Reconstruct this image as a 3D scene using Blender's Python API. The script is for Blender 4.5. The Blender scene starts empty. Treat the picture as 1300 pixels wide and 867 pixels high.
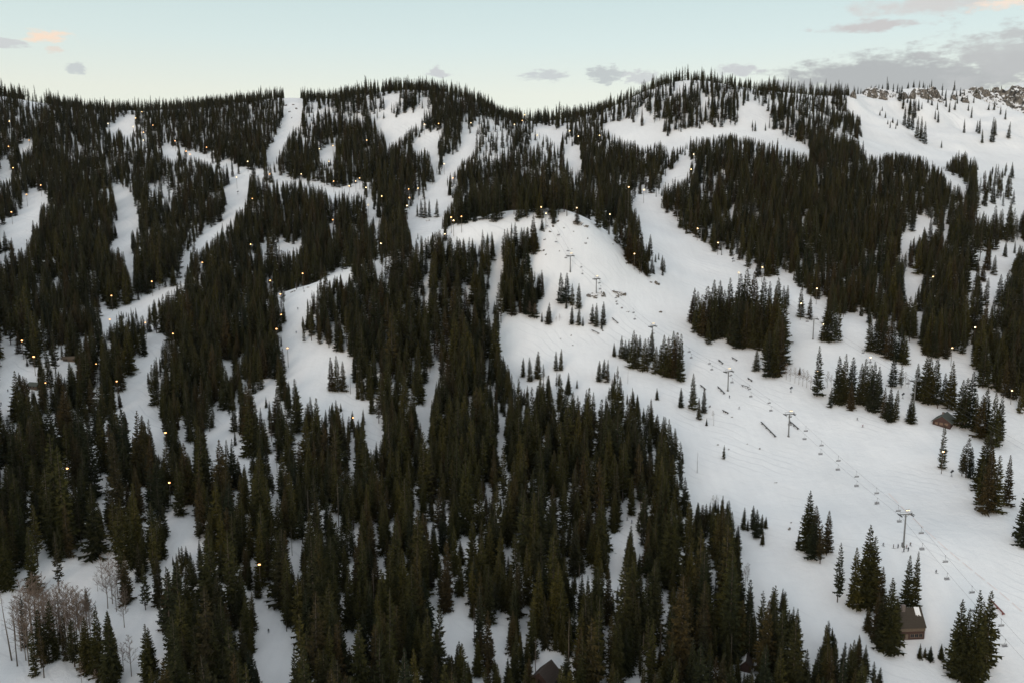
import bpy, bmesh, math, random
import numpy as np
from mathutils import Vector, Matrix

random.seed(7)
RNG = np.random.default_rng(11)
sc = bpy.context.scene
COL = sc.collection
PI = math.pi
rad = math.radians

# ------------------------------------------------------------------ camera
F, CX, CY = 1126.0, 650.0, 433.5            # focal length and centre in photograph pixels
EYE = 245.0                                  # eye-level row of the photograph
PITCH = math.atan((CY - EYE) / F)
cd = bpy.data.cameras.new("camera")
cam = bpy.data.objects.new("camera", cd)
COL.objects.link(cam)
cam.rotation_euler = (PI / 2 - PITCH, 0, 0)
cd.sensor_width = 36.0
cd.sensor_fit = 'HORIZONTAL'
cd.lens = 36.0 * F / 1300.0
cd.clip_start = 1.0
cd.clip_end = 12000.0
sc.camera = cam

# ------------------------------------------------------------------ view, world, sun
sc.view_settings.view_transform = 'Standard'
sc.view_settings.look = 'None'
sc.view_settings.gamma = 1.0
sc.view_settings.use_curve_mapping = False
sc.view_settings.exposure = 0.0
SUN_EL, SUN_AZ = 11.0, 205.0                 # degrees; the low evening sun stands behind the camera, a little to the left
SKY_STRENGTH = 0.10
w = bpy.data.worlds.new("World")
sc.world = w
w.use_nodes = True


def px_dir(u, v):
    """unit-depth view direction (world forward = 1) of a photograph pixel"""
    X = (u - CX) / F
    Y = (CY - v) / F
    y = math.cos(PITCH) + Y * math.sin(PITCH)
    z = -math.sin(PITCH) + Y * math.cos(PITCH)
    return X / y, 1.0, z / y


def build_sky():
    nt = w.node_tree
    N, L = nt.nodes, nt.links
    for n in list(N):
        N.remove(n)
    out = N.new('ShaderNodeOutputWorld')
    bg = N.new('ShaderNodeBackground')
    bg.inputs['Strength'].default_value = SKY_STRENGTH
    sky = N.new('ShaderNodeTexSky')
    sky.sky_type = 'NISHITA'
    sky.sun_disc = False
    sky.sun_elevation = rad(SUN_EL)
    sky.sun_rotation = rad(SUN_AZ)
    sky.altitude = 2700
    sky.air_density = 1.0
    sky.dust_density = 1.0
    sky.ozone_density = 1.0
    tc = N.new('ShaderNodeTexCoord')
    sep = N.new('ShaderNodeSeparateXYZ')
    L.new(tc.outputs['Generated'], sep.inputs[0])

    def M(op, a, b=None, c=None):
        n = N.new('ShaderNodeMath')
        n.operation = op
        for i, x in enumerate((a, b, c)):
            if x is None:
                continue
            if isinstance(x, (int, float)):
                n.inputs[i].default_value = x
            else:
                L.new(x, n.inputs[i])
        return n.outputs[0]
    az = M('ARCTAN2', sep.outputs[0], sep.outputs[1])
    el = M('ARCSINE', sep.outputs[2])
    comb = N.new('ShaderNodeCombineXYZ')
    L.new(az, comb.inputs[0])
    L.new(M('MULTIPLY', el, 2.4), comb.inputs[1])
    nz = N.new('ShaderNodeTexNoise')
    nz.inputs['Scale'].default_value = 26
    nz.inputs['Detail'].default_value = 7
    nz.inputs['Roughness'].default_value = 0.62
    L.new(comb.outputs[0], nz.inputs['Vector'])
    nz2 = N.new('ShaderNodeTexNoise')
    nz2.inputs['Scale'].default_value = 9
    nz2.inputs['Detail'].default_value = 5
    L.new(comb.outputs[0], nz2.inputs['Vector'])
    nz3 = N.new('ShaderNodeTexNoise')
    nz3.inputs['Scale'].default_value = 75
    nz3.inputs['Detail'].default_value = 6
    nz3.inputs['Roughness'].default_value = 0.6
    L.new(comb.outputs[0], nz3.inputs['Vector'])
    n3 = M('SUBTRACT', nz3.outputs['Fac'], 0.5)
    n1 = M('SUBTRACT', nz.outputs['Fac'], 0.5)
    n2 = M('SUBTRACT', nz2.outputs['Fac'], 0.5)
    col = sky.outputs[0]
    # thin high veil over the whole sky evens out the dusk light: cream at the horizon, pale blue above
    ramp = N.new('ShaderNodeValToRGB')
    e = ramp.color_ramp.elements
    for k in range(len(VEIL_RAMP) - 2):
        e.new(0.5)
    for k, (deg, c) in enumerate(VEIL_RAMP):
        e[k].position = deg / 90.0
        e[k].color = (c[0], c[1], c[2], 1)
    L.new(M('DIVIDE', M('ABSOLUTE', el), PI / 2), ramp.inputs[0])
    up = N.new('ShaderNodeMix')
    up.data_type = 'RGBA'
    up.blend_type = 'MULTIPLY'
    up.inputs[0].default_value = 1.0
    L.new(ramp.outputs[0], up.inputs[6])
    up.inputs[7].default_value = (1 / SKY_STRENGTH,) * 3 + (1,)
    veil = N.new('ShaderNodeMix')
    veil.data_type = 'RGBA'
    veil.inputs[0].default_value = VEIL
    L.new(col, veil.inputs[6])
    L.new(up.outputs[2], veil.inputs[7])
    col = veil.outputs[2]
    for (u, v, hw, hh, c, op, soft) in CLOUDS:
        dx, dy, dz = px_dir(u, v)
        a0 = math.atan2(dx, dy)
        e0 = math.atan2(dz, math.hypot(dx, dy))
        X = M('DIVIDE', M('SUBTRACT', az, a0), hw / F)
        Y = M('DIVIDE', M('SUBTRACT', el, e0), hh / F)
        r = M('SQRT', M('ADD', M('MULTIPLY', X, X), M('MULTIPLY', Y, Y)))
        d = M('ADD', M('SUBTRACT', 1.0, r), M('ADD', M('MULTIPLY', n1, 2.4 if hw < 150 else 1.5), M('ADD', M('MULTIPLY', n2, 1.0), M('MULTIPLY', n3, 2.8 if hw < 25 else (1.8 if hw < 60 else 0.7)))))
        mr = N.new('ShaderNodeMapRange')
        mr.interpolation_type = 'SMOOTHSTEP'
        mr.inputs['From Min'].default_value = 0.0
        mr.inputs['From Max'].default_value = soft
        mr.inputs['To Max'].default_value = op
        L.new(d, mr.inputs['Value'])
        mx = N.new('ShaderNodeMix')
        mx.data_type = 'RGBA'
        L.new(mr.outputs[0], mx.inputs[0])
        L.new(col, mx.inputs[6])
        k = 1.0 / SKY_STRENGTH
        mx.inputs[7].default_value = (c[0] * k, c[1] * k, c[2] * k, 1)
        col = mx.outputs[2]
    L.new(col, bg.inputs['Color'])
    L.new(bg.outputs[0], out.inputs['Surface'])


VEIL = 0.82
VEIL_RAMP = [(0, (0.92, 0.91, 0.78)), (6, (0.92, 0.93, 0.80)), (9, (0.79, 0.90, 0.85)), (13, (0.66, 0.81, 0.79)), (30, (0.74, 0.81, 0.85)), (90, (0.79, 0.82, 0.85))]
GREY = (0.455, 0.475, 0.485)
CLOUDS = [
    (1150, 103, 210, 34, GREY, 0.97, 0.45),
    (1285, 72, 95, 38, (0.53, 0.545, 0.55), 0.9, 0.6),
    (935, 90, 34, 8, (0.60, 0.62, 0.64), 0.92, 0.6),
    (1098, 34, 70, 8, (0.60, 0.58, 0.58), 0.92, 0.6),
    (1200, 6, 110, 12, (0.66, 0.63, 0.62), 0.8, 0.8),
    (1275, 3, 45, 8, (0.95, 0.80, 0.68), 0.9, 0.9),
    (55, 46, 30, 8, (0.98, 0.76, 0.60), 0.9, 0.8),
    (8, 56, 20, 5, (0.62, 0.64, 0.65), 0.92, 0.6),
    (97, 87, 12, 7, (0.58, 0.62, 0.63), 0.92, 0.6),
    (68, 63, 9, 4, (0.80, 0.70, 0.62), 0.7, 0.95),
    (553, 91, 16, 9, (0.60, 0.62, 0.64), 0.92, 0.6),
    (700, 97, 34, 8, (0.58, 0.61, 0.63), 0.85, 0.6),
    (768, 93, 26, 13, (0.54, 0.58, 0.59), 0.95, 0.5),
    (812, 98, 22, 8, (0.62, 0.65, 0.66), 0.92, 0.6),
]
build_sky()
sd = bpy.data.lights.new("sun", 'SUN')
sd.energy = 1.4
sd.angle = rad(24)
sd.color = (1.0, 0.83, 0.68)
sun = bpy.data.objects.new("sun", sd)
COL.objects.link(sun)
# light travels along -Z of the lamp: point it away from the sun's place in the sky
_sd = Vector((math.sin(rad(SUN_AZ)) * math.cos(rad(SUN_EL)), math.cos(rad(SUN_AZ)) * math.cos(rad(SUN_EL)), math.sin(rad(SUN_EL))))
sun.rotation_euler = _sd.to_track_quat('Z', 'Y').to_euler()


# ------------------------------------------------------------------ helpers
def tag(o, label=None, cat=None, group=None, kind=None):
    if label:
        o['label'] = label
    if cat:
        o['category'] = cat
    if group:
        o['group'] = group
    if kind:
        o['kind'] = kind
    return o


def empty(name, loc, rz=0.0, scale=1.0):
    o = bpy.data.objects.new(name, None)
    o.empty_display_size = 0.5
    COL.objects.link(o)
    o.location = loc
    o.rotation_euler = (0, 0, rz)
    o.scale = (scale, scale, scale)
    return o


def link(name, me, parent=None, loc=None, rot=None):
    o = bpy.data.objects.new(name, me)
    COL.objects.link(o)
    if parent is not None:
        o.parent = parent
    if loc is not None:
        o.location = loc
    if rot is not None:
        o.rotation_euler = rot
    return o


def copy_thing(root, loc, rz=None, scale=None):
    c = root.copy()
    COL.objects.link(c)
    c.location = loc
    if rz is not None:
        c.rotation_euler = (0, 0, rz)
    if scale is not None:
        c.scale = (scale, scale, scale) if isinstance(scale, (int, float)) else scale
    for ch in list(root.children):
        k = ch.copy()
        COL.objects.link(k)
        k.parent = c
        for g in list(ch.children):
            q = g.copy()
            COL.objects.link(q)
            q.parent = k
    return c


class MB:
    """a small mesh builder"""

    def __init__(self):
        self.v, self.f, self.m = [], [], []

    def face(self, pts, mat=0):
        i = len(self.v)
        self.v += [tuple(p) for p in pts]
        self.f.append(tuple(range(i, i + len(pts))))
        self.m.append(mat)

    def hull(self, ring_a, ring_b, mat=0, caps=(True, True)):
        n = len(ring_a)
        i = len(self.v)
        self.v += [tuple(p) for p in ring_a] + [tuple(p) for p in ring_b]
        for k in range(n):
            k2 = (k + 1) % n
            self.f.append((i + k, i + k2, i + n + k2, i + n + k))
            self.m.append(mat)
        if caps[0]:
            self.f.append(tuple(i + k for k in reversed(range(n))))
            self.m.append(mat)
        if caps[1]:
            self.f.append(tuple(i + n + k for k in range(n)))
            self.m.append(mat)

    def box(self, c, s, rz=0.0, mat=0):
        x, y, z = s[0] / 2, s[1] / 2, s[2] / 2
        ca, sa = math.cos(rz), math.sin(rz)

        def P(a, b, h):
            return (c[0] + a * ca - b * sa, c[1] + a * sa + b * ca, c[2] + h)
        lo = [P(-x, -y, -z), P(x, -y, -z), P(x, y, -z), P(-x, y, -z)]
        hi = [P(-x, -y, z), P(x, -y, z), P(x, y, z), P(-x, y, z)]
        self.hull(lo, hi, mat)

    def tube(self, a, b, ra, rb=None, n=6, mat=0, caps=(True, True)):
        a, b = Vector(a), Vector(b)
        rb = ra if rb is None else rb
        d = (b - a)
        if d.length < 1e-6:
            return
        q = d.to_track_quat('Z', 'Y')
        A, B = [], []
        for k in range(n):
            t = 2 * PI * k / n
            o = q @ Vector((math.cos(t), math.sin(t), 0))
            A.append(a + o * ra)
            B.append(b + o * rb)
        self.hull(A, B, mat, caps)

    def mesh(self, name, mats, smooth=False):
        me = bpy.data.meshes.new(name)
        me.from_pydata(self.v, [], self.f)
        for m in (mats if isinstance(mats, (list, tuple)) else [mats]):
            me.materials.append(m)
        if any(self.m):
            me.polygons.foreach_set('material_index', self.m)
        if smooth:
            me.polygons.foreach_set('use_smooth', [True] * len(me.polygons))
        me.update()
        return me


def mat_nodes(name):
    m = bpy.data.materials.new(name)
    m.use_nodes = True
    nt = m.node_tree
    b = nt.nodes['Principled BSDF']
    return m, nt, b


def simple_mat(name, col, rough=0.7, metal=0.0, noise=0.25, scale=3.0, spec=0.3):
    m, nt, b = mat_nodes(name)
    N, L = nt.nodes, nt.links
    tc = N.new('ShaderNodeTexCoord')
    nz = N.new('ShaderNodeTexNoise')
    nz.inputs['Scale'].default_value = scale
    nz.inputs['Detail'].default_value = 5
    L.new(tc.outputs['Object'], nz.inputs['Vector'])
    cr = N.new('ShaderNodeValToRGB')
    cr.color_ramp.elements[0].position = 0.3
    cr.color_ramp.elements[1].position = 0.7
    cr.color_ramp.elements[0].color = tuple(c * (1 - noise) for c in col) + (1,)
    cr.color_ramp.elements[1].color = tuple(min(1, c * (1 + noise)) for c in col) + (1,)
    L.new(nz.outputs['Fac'], cr.inputs[0])
    L.new(cr.outputs[0], b.inputs['Base Color'])
    b.inputs['Roughness'].default_value = rough
    b.inputs['Metallic'].default_value = metal
    b.inputs['Specular IOR Level'].default_value = spec
    return m


def emit_mat(name, col, strength):
    m, nt, b = mat_nodes(name)
    b.inputs['Base Color'].default_value = (0.8, 0.75, 0.65, 1)
    b.inputs['Emission Color'].default_value = (*col, 1)
    b.inputs['Emission Strength'].default_value = strength
    return m


# ------------------------------------------------------------------ terrain
TERR = {
    -350: [(1000, 235), (867, 280), (750, 330), (613, 405), (530, 470), (400, 610), (300, 800), (200, 1010), (128, 1150), (150, 1300)],
    0: [(1050, 218), (867, 277), (750, 325), (613, 400), (530, 465), (470, 515), (430, 560), (330, 730), (260, 880), (200, 1000), (121, 1150), (150, 1320), (200, 1500)],
    130: [(867, 278), (740, 335), (613, 405), (530, 475), (410, 610), (375, 670), (300, 800), (240, 910), (160, 1100), (142, 1150), (175, 1300)],
    175: [(200, 1000), (160, 1100), (140, 1160), (165, 1300)],
    260: [(867, 278), (690, 357), (613, 410), (530, 480), (430, 570), (340, 720), (285, 830), (190, 1030), (139, 1150), (160, 1300)],
    370: [(867, 279), (750, 330), (640, 390), (500, 500), (430, 560), (374, 615), (368, 680), (310, 790), (225, 950), (190, 1030), (126.5, 1190), (150, 1330)],
    415: [(190, 1040), (130, 1180), (152, 1320)],
    450: [(800, 305), (560, 450), (470, 525), (400, 580), (345, 630), (339, 710), (270, 860), (230, 950), (170, 1080), (123, 1170), (150, 1320)],
    530: [(867, 280), (700, 352), (560, 455), (430, 555), (318, 640), (312, 740), (285, 830), (245, 920), (185, 1040), (119, 1160), (146, 1310)],
    600: [(760, 325), (620, 408), (500, 505), (400, 575), (340, 610), (288, 640), (284, 760), (262, 880), (190, 1030), (130, 1160), (158, 1310)],
    660: [(867, 282), (740, 335), (600, 425), (480, 525), (430, 560), (340, 615), (279, 645), (290, 730), (262, 880), (200, 1020), (153, 1200), (175, 1350)],
    690: [(200, 1030), (170, 1130), (152, 1200), (175, 1340)],
    735: [(800, 308), (650, 390), (520, 490), (440, 555), (370, 600), (310, 630), (278, 650), (285, 730), (255, 890), (185, 1060), (148, 1200), (170, 1340)],
    810: [(867, 284), (700, 360), (560, 455), (450, 550), (380, 610), (320, 680), (290, 740), (250, 850), (200, 990), (165, 1060), (125, 1160), (149, 1310)],
    860: [(600, 425), (430, 575), (330, 700), (280, 790), (225, 900), (205, 950), (180, 1020), (105, 1190), (130, 1330)],
    940: [(800, 310), (640, 400), (520, 490), (430, 575), (340, 690), (260, 810), (200, 900), (190, 920), (182, 1000), (165, 1040), (113, 1170), (137, 1310)],
    1030: [(867, 284), (720, 345), (550, 465), (450, 550), (370, 640), (280, 780), (215, 890), (200, 920), (188, 1010), (150, 1080), (124, 1190), (145, 1330)],
    1100: [(620, 412), (500, 505), (400, 605), (300, 750), (220, 880), (205, 960), (170, 1120), (120, 1260), (140, 1390)],
    1170: [(800, 308), (690, 356), (560, 455), (450, 550), (360, 660), (290, 770), (225, 880), (205, 1040), (160, 1180), (120, 1310), (140, 1440)],
    1250: [(867, 286), (740, 335), (600, 425), (480, 525), (380, 630), (300, 760), (240, 900), (210, 1080), (160, 1210), (120, 1340), (140, 1460)],
    1300: [(800, 310), (690, 360), (560, 458), (430, 575), (320, 740), (270, 860), (220, 1060), (112, 1370), (136, 1490)],
    1650: [(1000, 235), (867, 290), (700, 360), (560, 465), (430, 590), (310, 780), (210, 1060), (112, 1380), (140, 1500)],
}


def unproject(u, v, d):
    dx, dy, dz = px_dir(u, v)
    return dx * d, d, dz * d


ctrl = [unproject(u, v, d) for u, L_ in TERR.items() for v, d in L_]
for u in (-500, -100, 350, 650, 950, 1400, 1800):
    ctrl.append(unproject(u, 1230, 180))
for x in (-900, -450, 0, 450, 900):
    ctrl += [(x, 60, -160), (x, -250, -172), (x * 1.3, 2100, -60)]
for s in (-1, 1):
    ctrl += [(s * 1150, 400, -120), (s * 1250, 800, -20), (s * 1400, 1300, 90), (s * 1400, 1700, 0)]
ctrl = np.array(ctrl)
CS = 400.0


def tps_fit(P, lam=2e-4):
    n = len(P)
    XY = P[:, :2] / CS
    d2 = ((XY[:, None] - XY[None]) ** 2).sum(-1)
    K = np.where(d2 > 0, d2 * np.log(np.maximum(d2, 1e-12)) * 0.5, 0) + lam * np.eye(n)
    A = np.zeros((n + 3, n + 3))
    A[:n, :n] = K
    A[:n, n] = 1
    A[:n, n + 1:] = XY
    A[n, :n] = 1
    A[n + 1:, :n] = XY.T
    return np.linalg.solve(A, np.concatenate([P[:, 2], np.zeros(3)])), XY


_sol, _XY = tps_fit(ctrl)


def tps_eval(x, y):
    q = np.stack([x, y], -1) / CS
    out = np.empty(len(q))
    for a in range(0, len(q), 20000):
        b = q[a:a + 20000]
        d2 = ((b[:, None] - _XY[None]) ** 2).sum(-1)
        K = np.where(d2 > 0, d2 * np.log(np.maximum(d2, 1e-12)) * 0.5, 0)
        out[a:a + 20000] = K @ _sol[:len(_XY)] + _sol[len(_XY)] + b @ _sol[len(_XY) + 1:]
    return out


_perm = RNG.permutation(4096)


def _h(i, j, s):
    return _perm[(i * 73 + j * 1571 + s * 331) % 4096] / 4095.0


def vnoise(x, y, s=0):
    xi, yi = np.floor(x).astype(int), np.floor(y).astype(int)
    fx, fy = x - xi, y - yi
    fx, fy = fx * fx * (3 - 2 * fx), fy * fy * (3 - 2 * fy)
    a, b = _h(xi, yi, s), _h(xi + 1, yi, s)
    c, d = _h(xi, yi + 1, s), _h(xi + 1, yi + 1, s)
    return (a + (b - a) * fx) * (1 - fy) + (c + (d - c) * fx) * fy - 0.5


def fbm(x, y, scale, oct_=4, s=0):
    t, amp = 0, 1.0
    for k in range(oct_):
        t = t + amp * vnoise(x / scale, y / scale, s + k)
        amp *= 0.5
        scale *= 0.5
    return t


def axis(spans):
    out = []
    for a, b, st in spans:
        out += list(np.arange(a, b, st))
    return np.array(out + [spans[-1][1]], float)


GX = axis([(-2400, -1000, 70), (-1000, -640, 12), (-640, 700, 4.5), (700, 1100, 12), (1100, 2400, 70)])
GY = axis([(-900, 0, 60), (0, 200, 14), (200, 700, 3.6), (700, 1480, 4.5), (1480, 2000, 24), (2000, 3200, 80)])
MX, MY = np.meshgrid(GX, GY)
fx_, fy_ = MX.ravel(), MY.ravel()
inner = np.clip(fx_, -1300, 1300), np.clip(fy_, -260, 2100)
GZ = tps_eval(*inner)
GZ = np.clip(GZ, -220, 330)
amp = np.clip((fy_ - 250) / 900, 0.15, 1.0)
GZ += fbm(fx_, fy_, 90, 4, 1) * 5.0 * amp + fbm(fx_, fy_, 48, 3, 25) * 2.0 + fbm(fx_, fy_, 20, 3, 9) * 1.1
# steep craggy band along the upper right bowl
GZ += np.clip((fy_ - 1080) / 120, 0, 1) * np.clip((fx_ - 380) / 80, 0, 1) * (fbm(fx_, fy_, 40, 4, 17) * 11 - np.abs(fbm(fx_, fy_, 70, 3, 61)) * 16 + 4)
GZ = GZ.reshape(MX.shape)


def ground(x, y):
    x = np.asarray(x, float)
    y = np.asarray(y, float)
    i = np.clip(np.searchsorted(GX, x) - 1, 0, len(GX) - 2)
    j = np.clip(np.searchsorted(GY, y) - 1, 0, len(GY) - 2)
    tx = np.clip((x - GX[i]) / (GX[i + 1] - GX[i]), 0, 1)
    ty = np.clip((y - GY[j]) / (GY[j + 1] - GY[j]), 0, 1)
    return (GZ[j, i] * (1 - tx) + GZ[j, i + 1] * tx) * (1 - ty) + (GZ[j + 1, i] * (1 - tx) + GZ[j + 1, i + 1] * tx) * ty


def gz(x, y):
    return float(ground([x], [y])[0])


def project(x, y, z):
    x, y, z = np.asarray(x, float), np.asarray(y, float), np.asarray(z, float)
    c, s = math.cos(PITCH), math.sin(PITCH)
    dep = y * c - z * s
    up = y * s + z * c
    dep = np.maximum(dep, 1e-3)
    return CX + F * x / dep, CY - F * up / dep, dep


_DS = np.concatenate([np.arange(190, 760, 1.0), np.arange(760, 1600, 1.5)])


def hit(u, v, lift=0.0):
    """first ground point seen through a photograph pixel"""
    dx, dy, dz = px_dir(u, v)
    g = ground(dx * _DS, _DS) + lift
    k = np.nonzero(dz * _DS <= g)[0]
    if len(k) == 0:
        k0 = int(np.argmin(dz * _DS - g))
        d = _DS[k0]
    else:
        k0 = int(k[0])
        d = _DS[k0]
        if k0 > 0:
            a = dz * _DS[k0 - 1] - g[k0 - 1]
            b = dz * _DS[k0] - g[k0]
            d = _DS[k0 - 1] + (_DS[k0] - _DS[k0 - 1]) * a / (a - b + 1e-9)
    return dx * d, d, gz(dx * d, d)


def scale_at(p):
    return F / float(project(*p)[2])      # photograph pixels per metre


def snow_mat():
    m, nt, b = mat_nodes("snow")
    N, L = nt.nodes, nt.links
    geo = N.new('ShaderNodeNewGeometry')
    n1 = N.new('ShaderNodeTexNoise')
    n1.inputs['Scale'].default_value = 0.02
    n1.inputs['Detail'].default_value = 7
    n1.inputs['Roughness'].default_value = 0.6
    L.new(geo.outputs['Position'], n1.inputs['Vector'])
    cr = N.new('ShaderNodeValToRGB')
    cr.color_ramp.elements[0].position = 0.3
    cr.color_ramp.elements[1].position = 0.72
    cr.color_ramp.elements[0].color = (0.78, 0.78, 0.785, 1)
    cr.color_ramp.elements[1].color = (0.885, 0.885, 0.89, 1)
    L.new(n1.outputs['Fac'], cr.inputs[0])
    # grooming streaks that run down the slope
    mp = N.new('ShaderNodeMapping')
    mp.inputs['Rotation'].default_value = (0, 0, rad(-38))
    mp.inputs['Scale'].default_value = (0.33, 0.035, 0.05)
    L.new(geo.outputs['Position'], mp.inputs['Vector'])
    n2 = N.new('ShaderNodeTexNoise')
    n2.inputs['Scale'].default_value = 1.0
    n2.inputs['Detail'].default_value = 4
    L.new(mp.outputs[0], n2.inputs['Vector'])
    mx = N.new('ShaderNodeMix')
    mx.data_type = 'RGBA'
    mx.blend_type = 'MULTIPLY'
    mx.inputs[0].default_value = 1.0
    c2 = N.new('ShaderNodeValToRGB')
    c2.color_ramp.elements[0].position = 0.38
    c2.color_ramp.elements[1].position = 0.6
    c2.color_ramp.elements[0].color = (0.972, 0.972, 0.975, 1)
    c2.color_ramp.elements[1].color = (1, 1, 1, 1)
    L.new(n2.outputs['Fac'], c2.inputs[0])
    L.new(cr.outputs[0], mx.inputs[6])
    L.new(c2.outputs[0], mx.inputs[7])
    # wandering ski tracks, packed a little greyer than the snow around them
    mp2 = N.new('ShaderNodeMapping')
    mp2.inputs['Rotation'].default_value = (0, 0, rad(-52))
    L.new(geo.outputs['Position'], mp2.inputs['Vector'])
    wv = N.new('ShaderNodeTexWave')
    wv.inputs['Scale'].default_value = 0.055
    wv.inputs['Distortion'].default_value = 16
    wv.inputs['Detail'].default_value = 3
    wv.inputs['Detail Scale'].default_value = 0.35
    L.new(mp2.outputs[0], wv.inputs['Vector'])
    tr = N.new('ShaderNodeMapRange')
    tr.inputs['From Min'].default_value = 0.90
    tr.inputs['From Max'].default_value = 0.98
    L.new(wv.outputs['Fac'], tr.inputs['Value'])
    nm = N.new('ShaderNodeTexNoise')
    nm.inputs['Scale'].default_value = 0.035
    nm.inputs['Detail'].default_value = 3
    L.new(geo.outputs['Position'], nm.inputs['Vector'])
    tm = N.new('ShaderNodeMapRange')
    tm.inputs['From Min'].default_value = 0.48
    tm.inputs['From Max'].default_value = 0.66
    tm.inputs['To Max'].default_value = 0.55
    L.new(nm.outputs['Fac'], tm.inputs['Value'])
    tk = N.new('ShaderNodeMath')
    tk.operation = 'MULTIPLY'
    L.new(tr.outputs[0], tk.inputs[0])
    L.new(tm.outputs[0], tk.inputs[1])
    mt = N.new('ShaderNodeMix')
    mt.data_type = 'RGBA'
    L.new(tk.outputs[0], mt.inputs[0])
    L.new(mx.outputs[2], mt.inputs[6])
    mt.inputs[7].default_value = (0.66, 0.665, 0.68, 1)
    L.new(mt.outputs[2], b.inputs['Base Color'])
    n3 = N.new('ShaderNodeTexNoise')
    n3.inputs['Scale'].default_value = 0.22
    n3.inputs['Detail'].default_value = 8
    n3.inputs['Roughness'].default_value = 0.65
    L.new(geo.outputs['Position'], n3.inputs['Vector'])
    bp = N.new('ShaderNodeBump')
    bp.inputs['Strength'].default_value = 0.5
    bp.inputs['Distance'].default_value = 1.2
    ad = N.new('ShaderNodeMath')
    ad.operation = 'MULTIPLY_ADD'
    ad.inputs[1].default_value = 0.12
    L.new(n2.outputs['Fac'], ad.inputs[0])
    L.new(n3.outputs['Fac'], ad.inputs[2])
    L.new(ad.outputs[0], bp.inputs['Height'])
    L.new(bp.outputs[0], b.inputs['Normal'])
    b.inputs['Roughness'].default_value = 0.85
    b.inputs['Specular IOR Level'].default_value = 0.2
    return m


SNOW = snow_mat()


def build_terrain():
    ny, nx = MX.shape
    v = np.stack([MX.ravel(), MY.ravel(), GZ.ravel()], -1)
    idx = np.arange(ny * nx).reshape(ny, nx)
    q = np.stack([idx[:-1, :-1], idx[:-1, 1:], idx[1:, 1:], idx[1:, :-1]], -1).reshape(-1, 4)
    me = bpy.data.meshes.new("mountain_slope")
    me.vertices.add(len(v))
    me.vertices.foreach_set('co', v.ravel())
    me.loops.add(q.size)
    me.loops.foreach_set('vertex_index', q.ravel())
    me.polygons.add(len(q))
    me.polygons.foreach_set('loop_start', np.arange(0, q.size, 4))
    me.polygons.foreach_set('loop_total', np.full(len(q), 4))
    me.polygons.foreach_set('use_smooth', np.ones(len(q), bool))
    me.update(calc_edges=True)
    me.materials.append(SNOW)
    o = link("snow_terrain", me)
    tag(o, "snow covered mountain slopes rising to a wooded ridge", kind='structure')
    return o


build_terrain()

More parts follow.
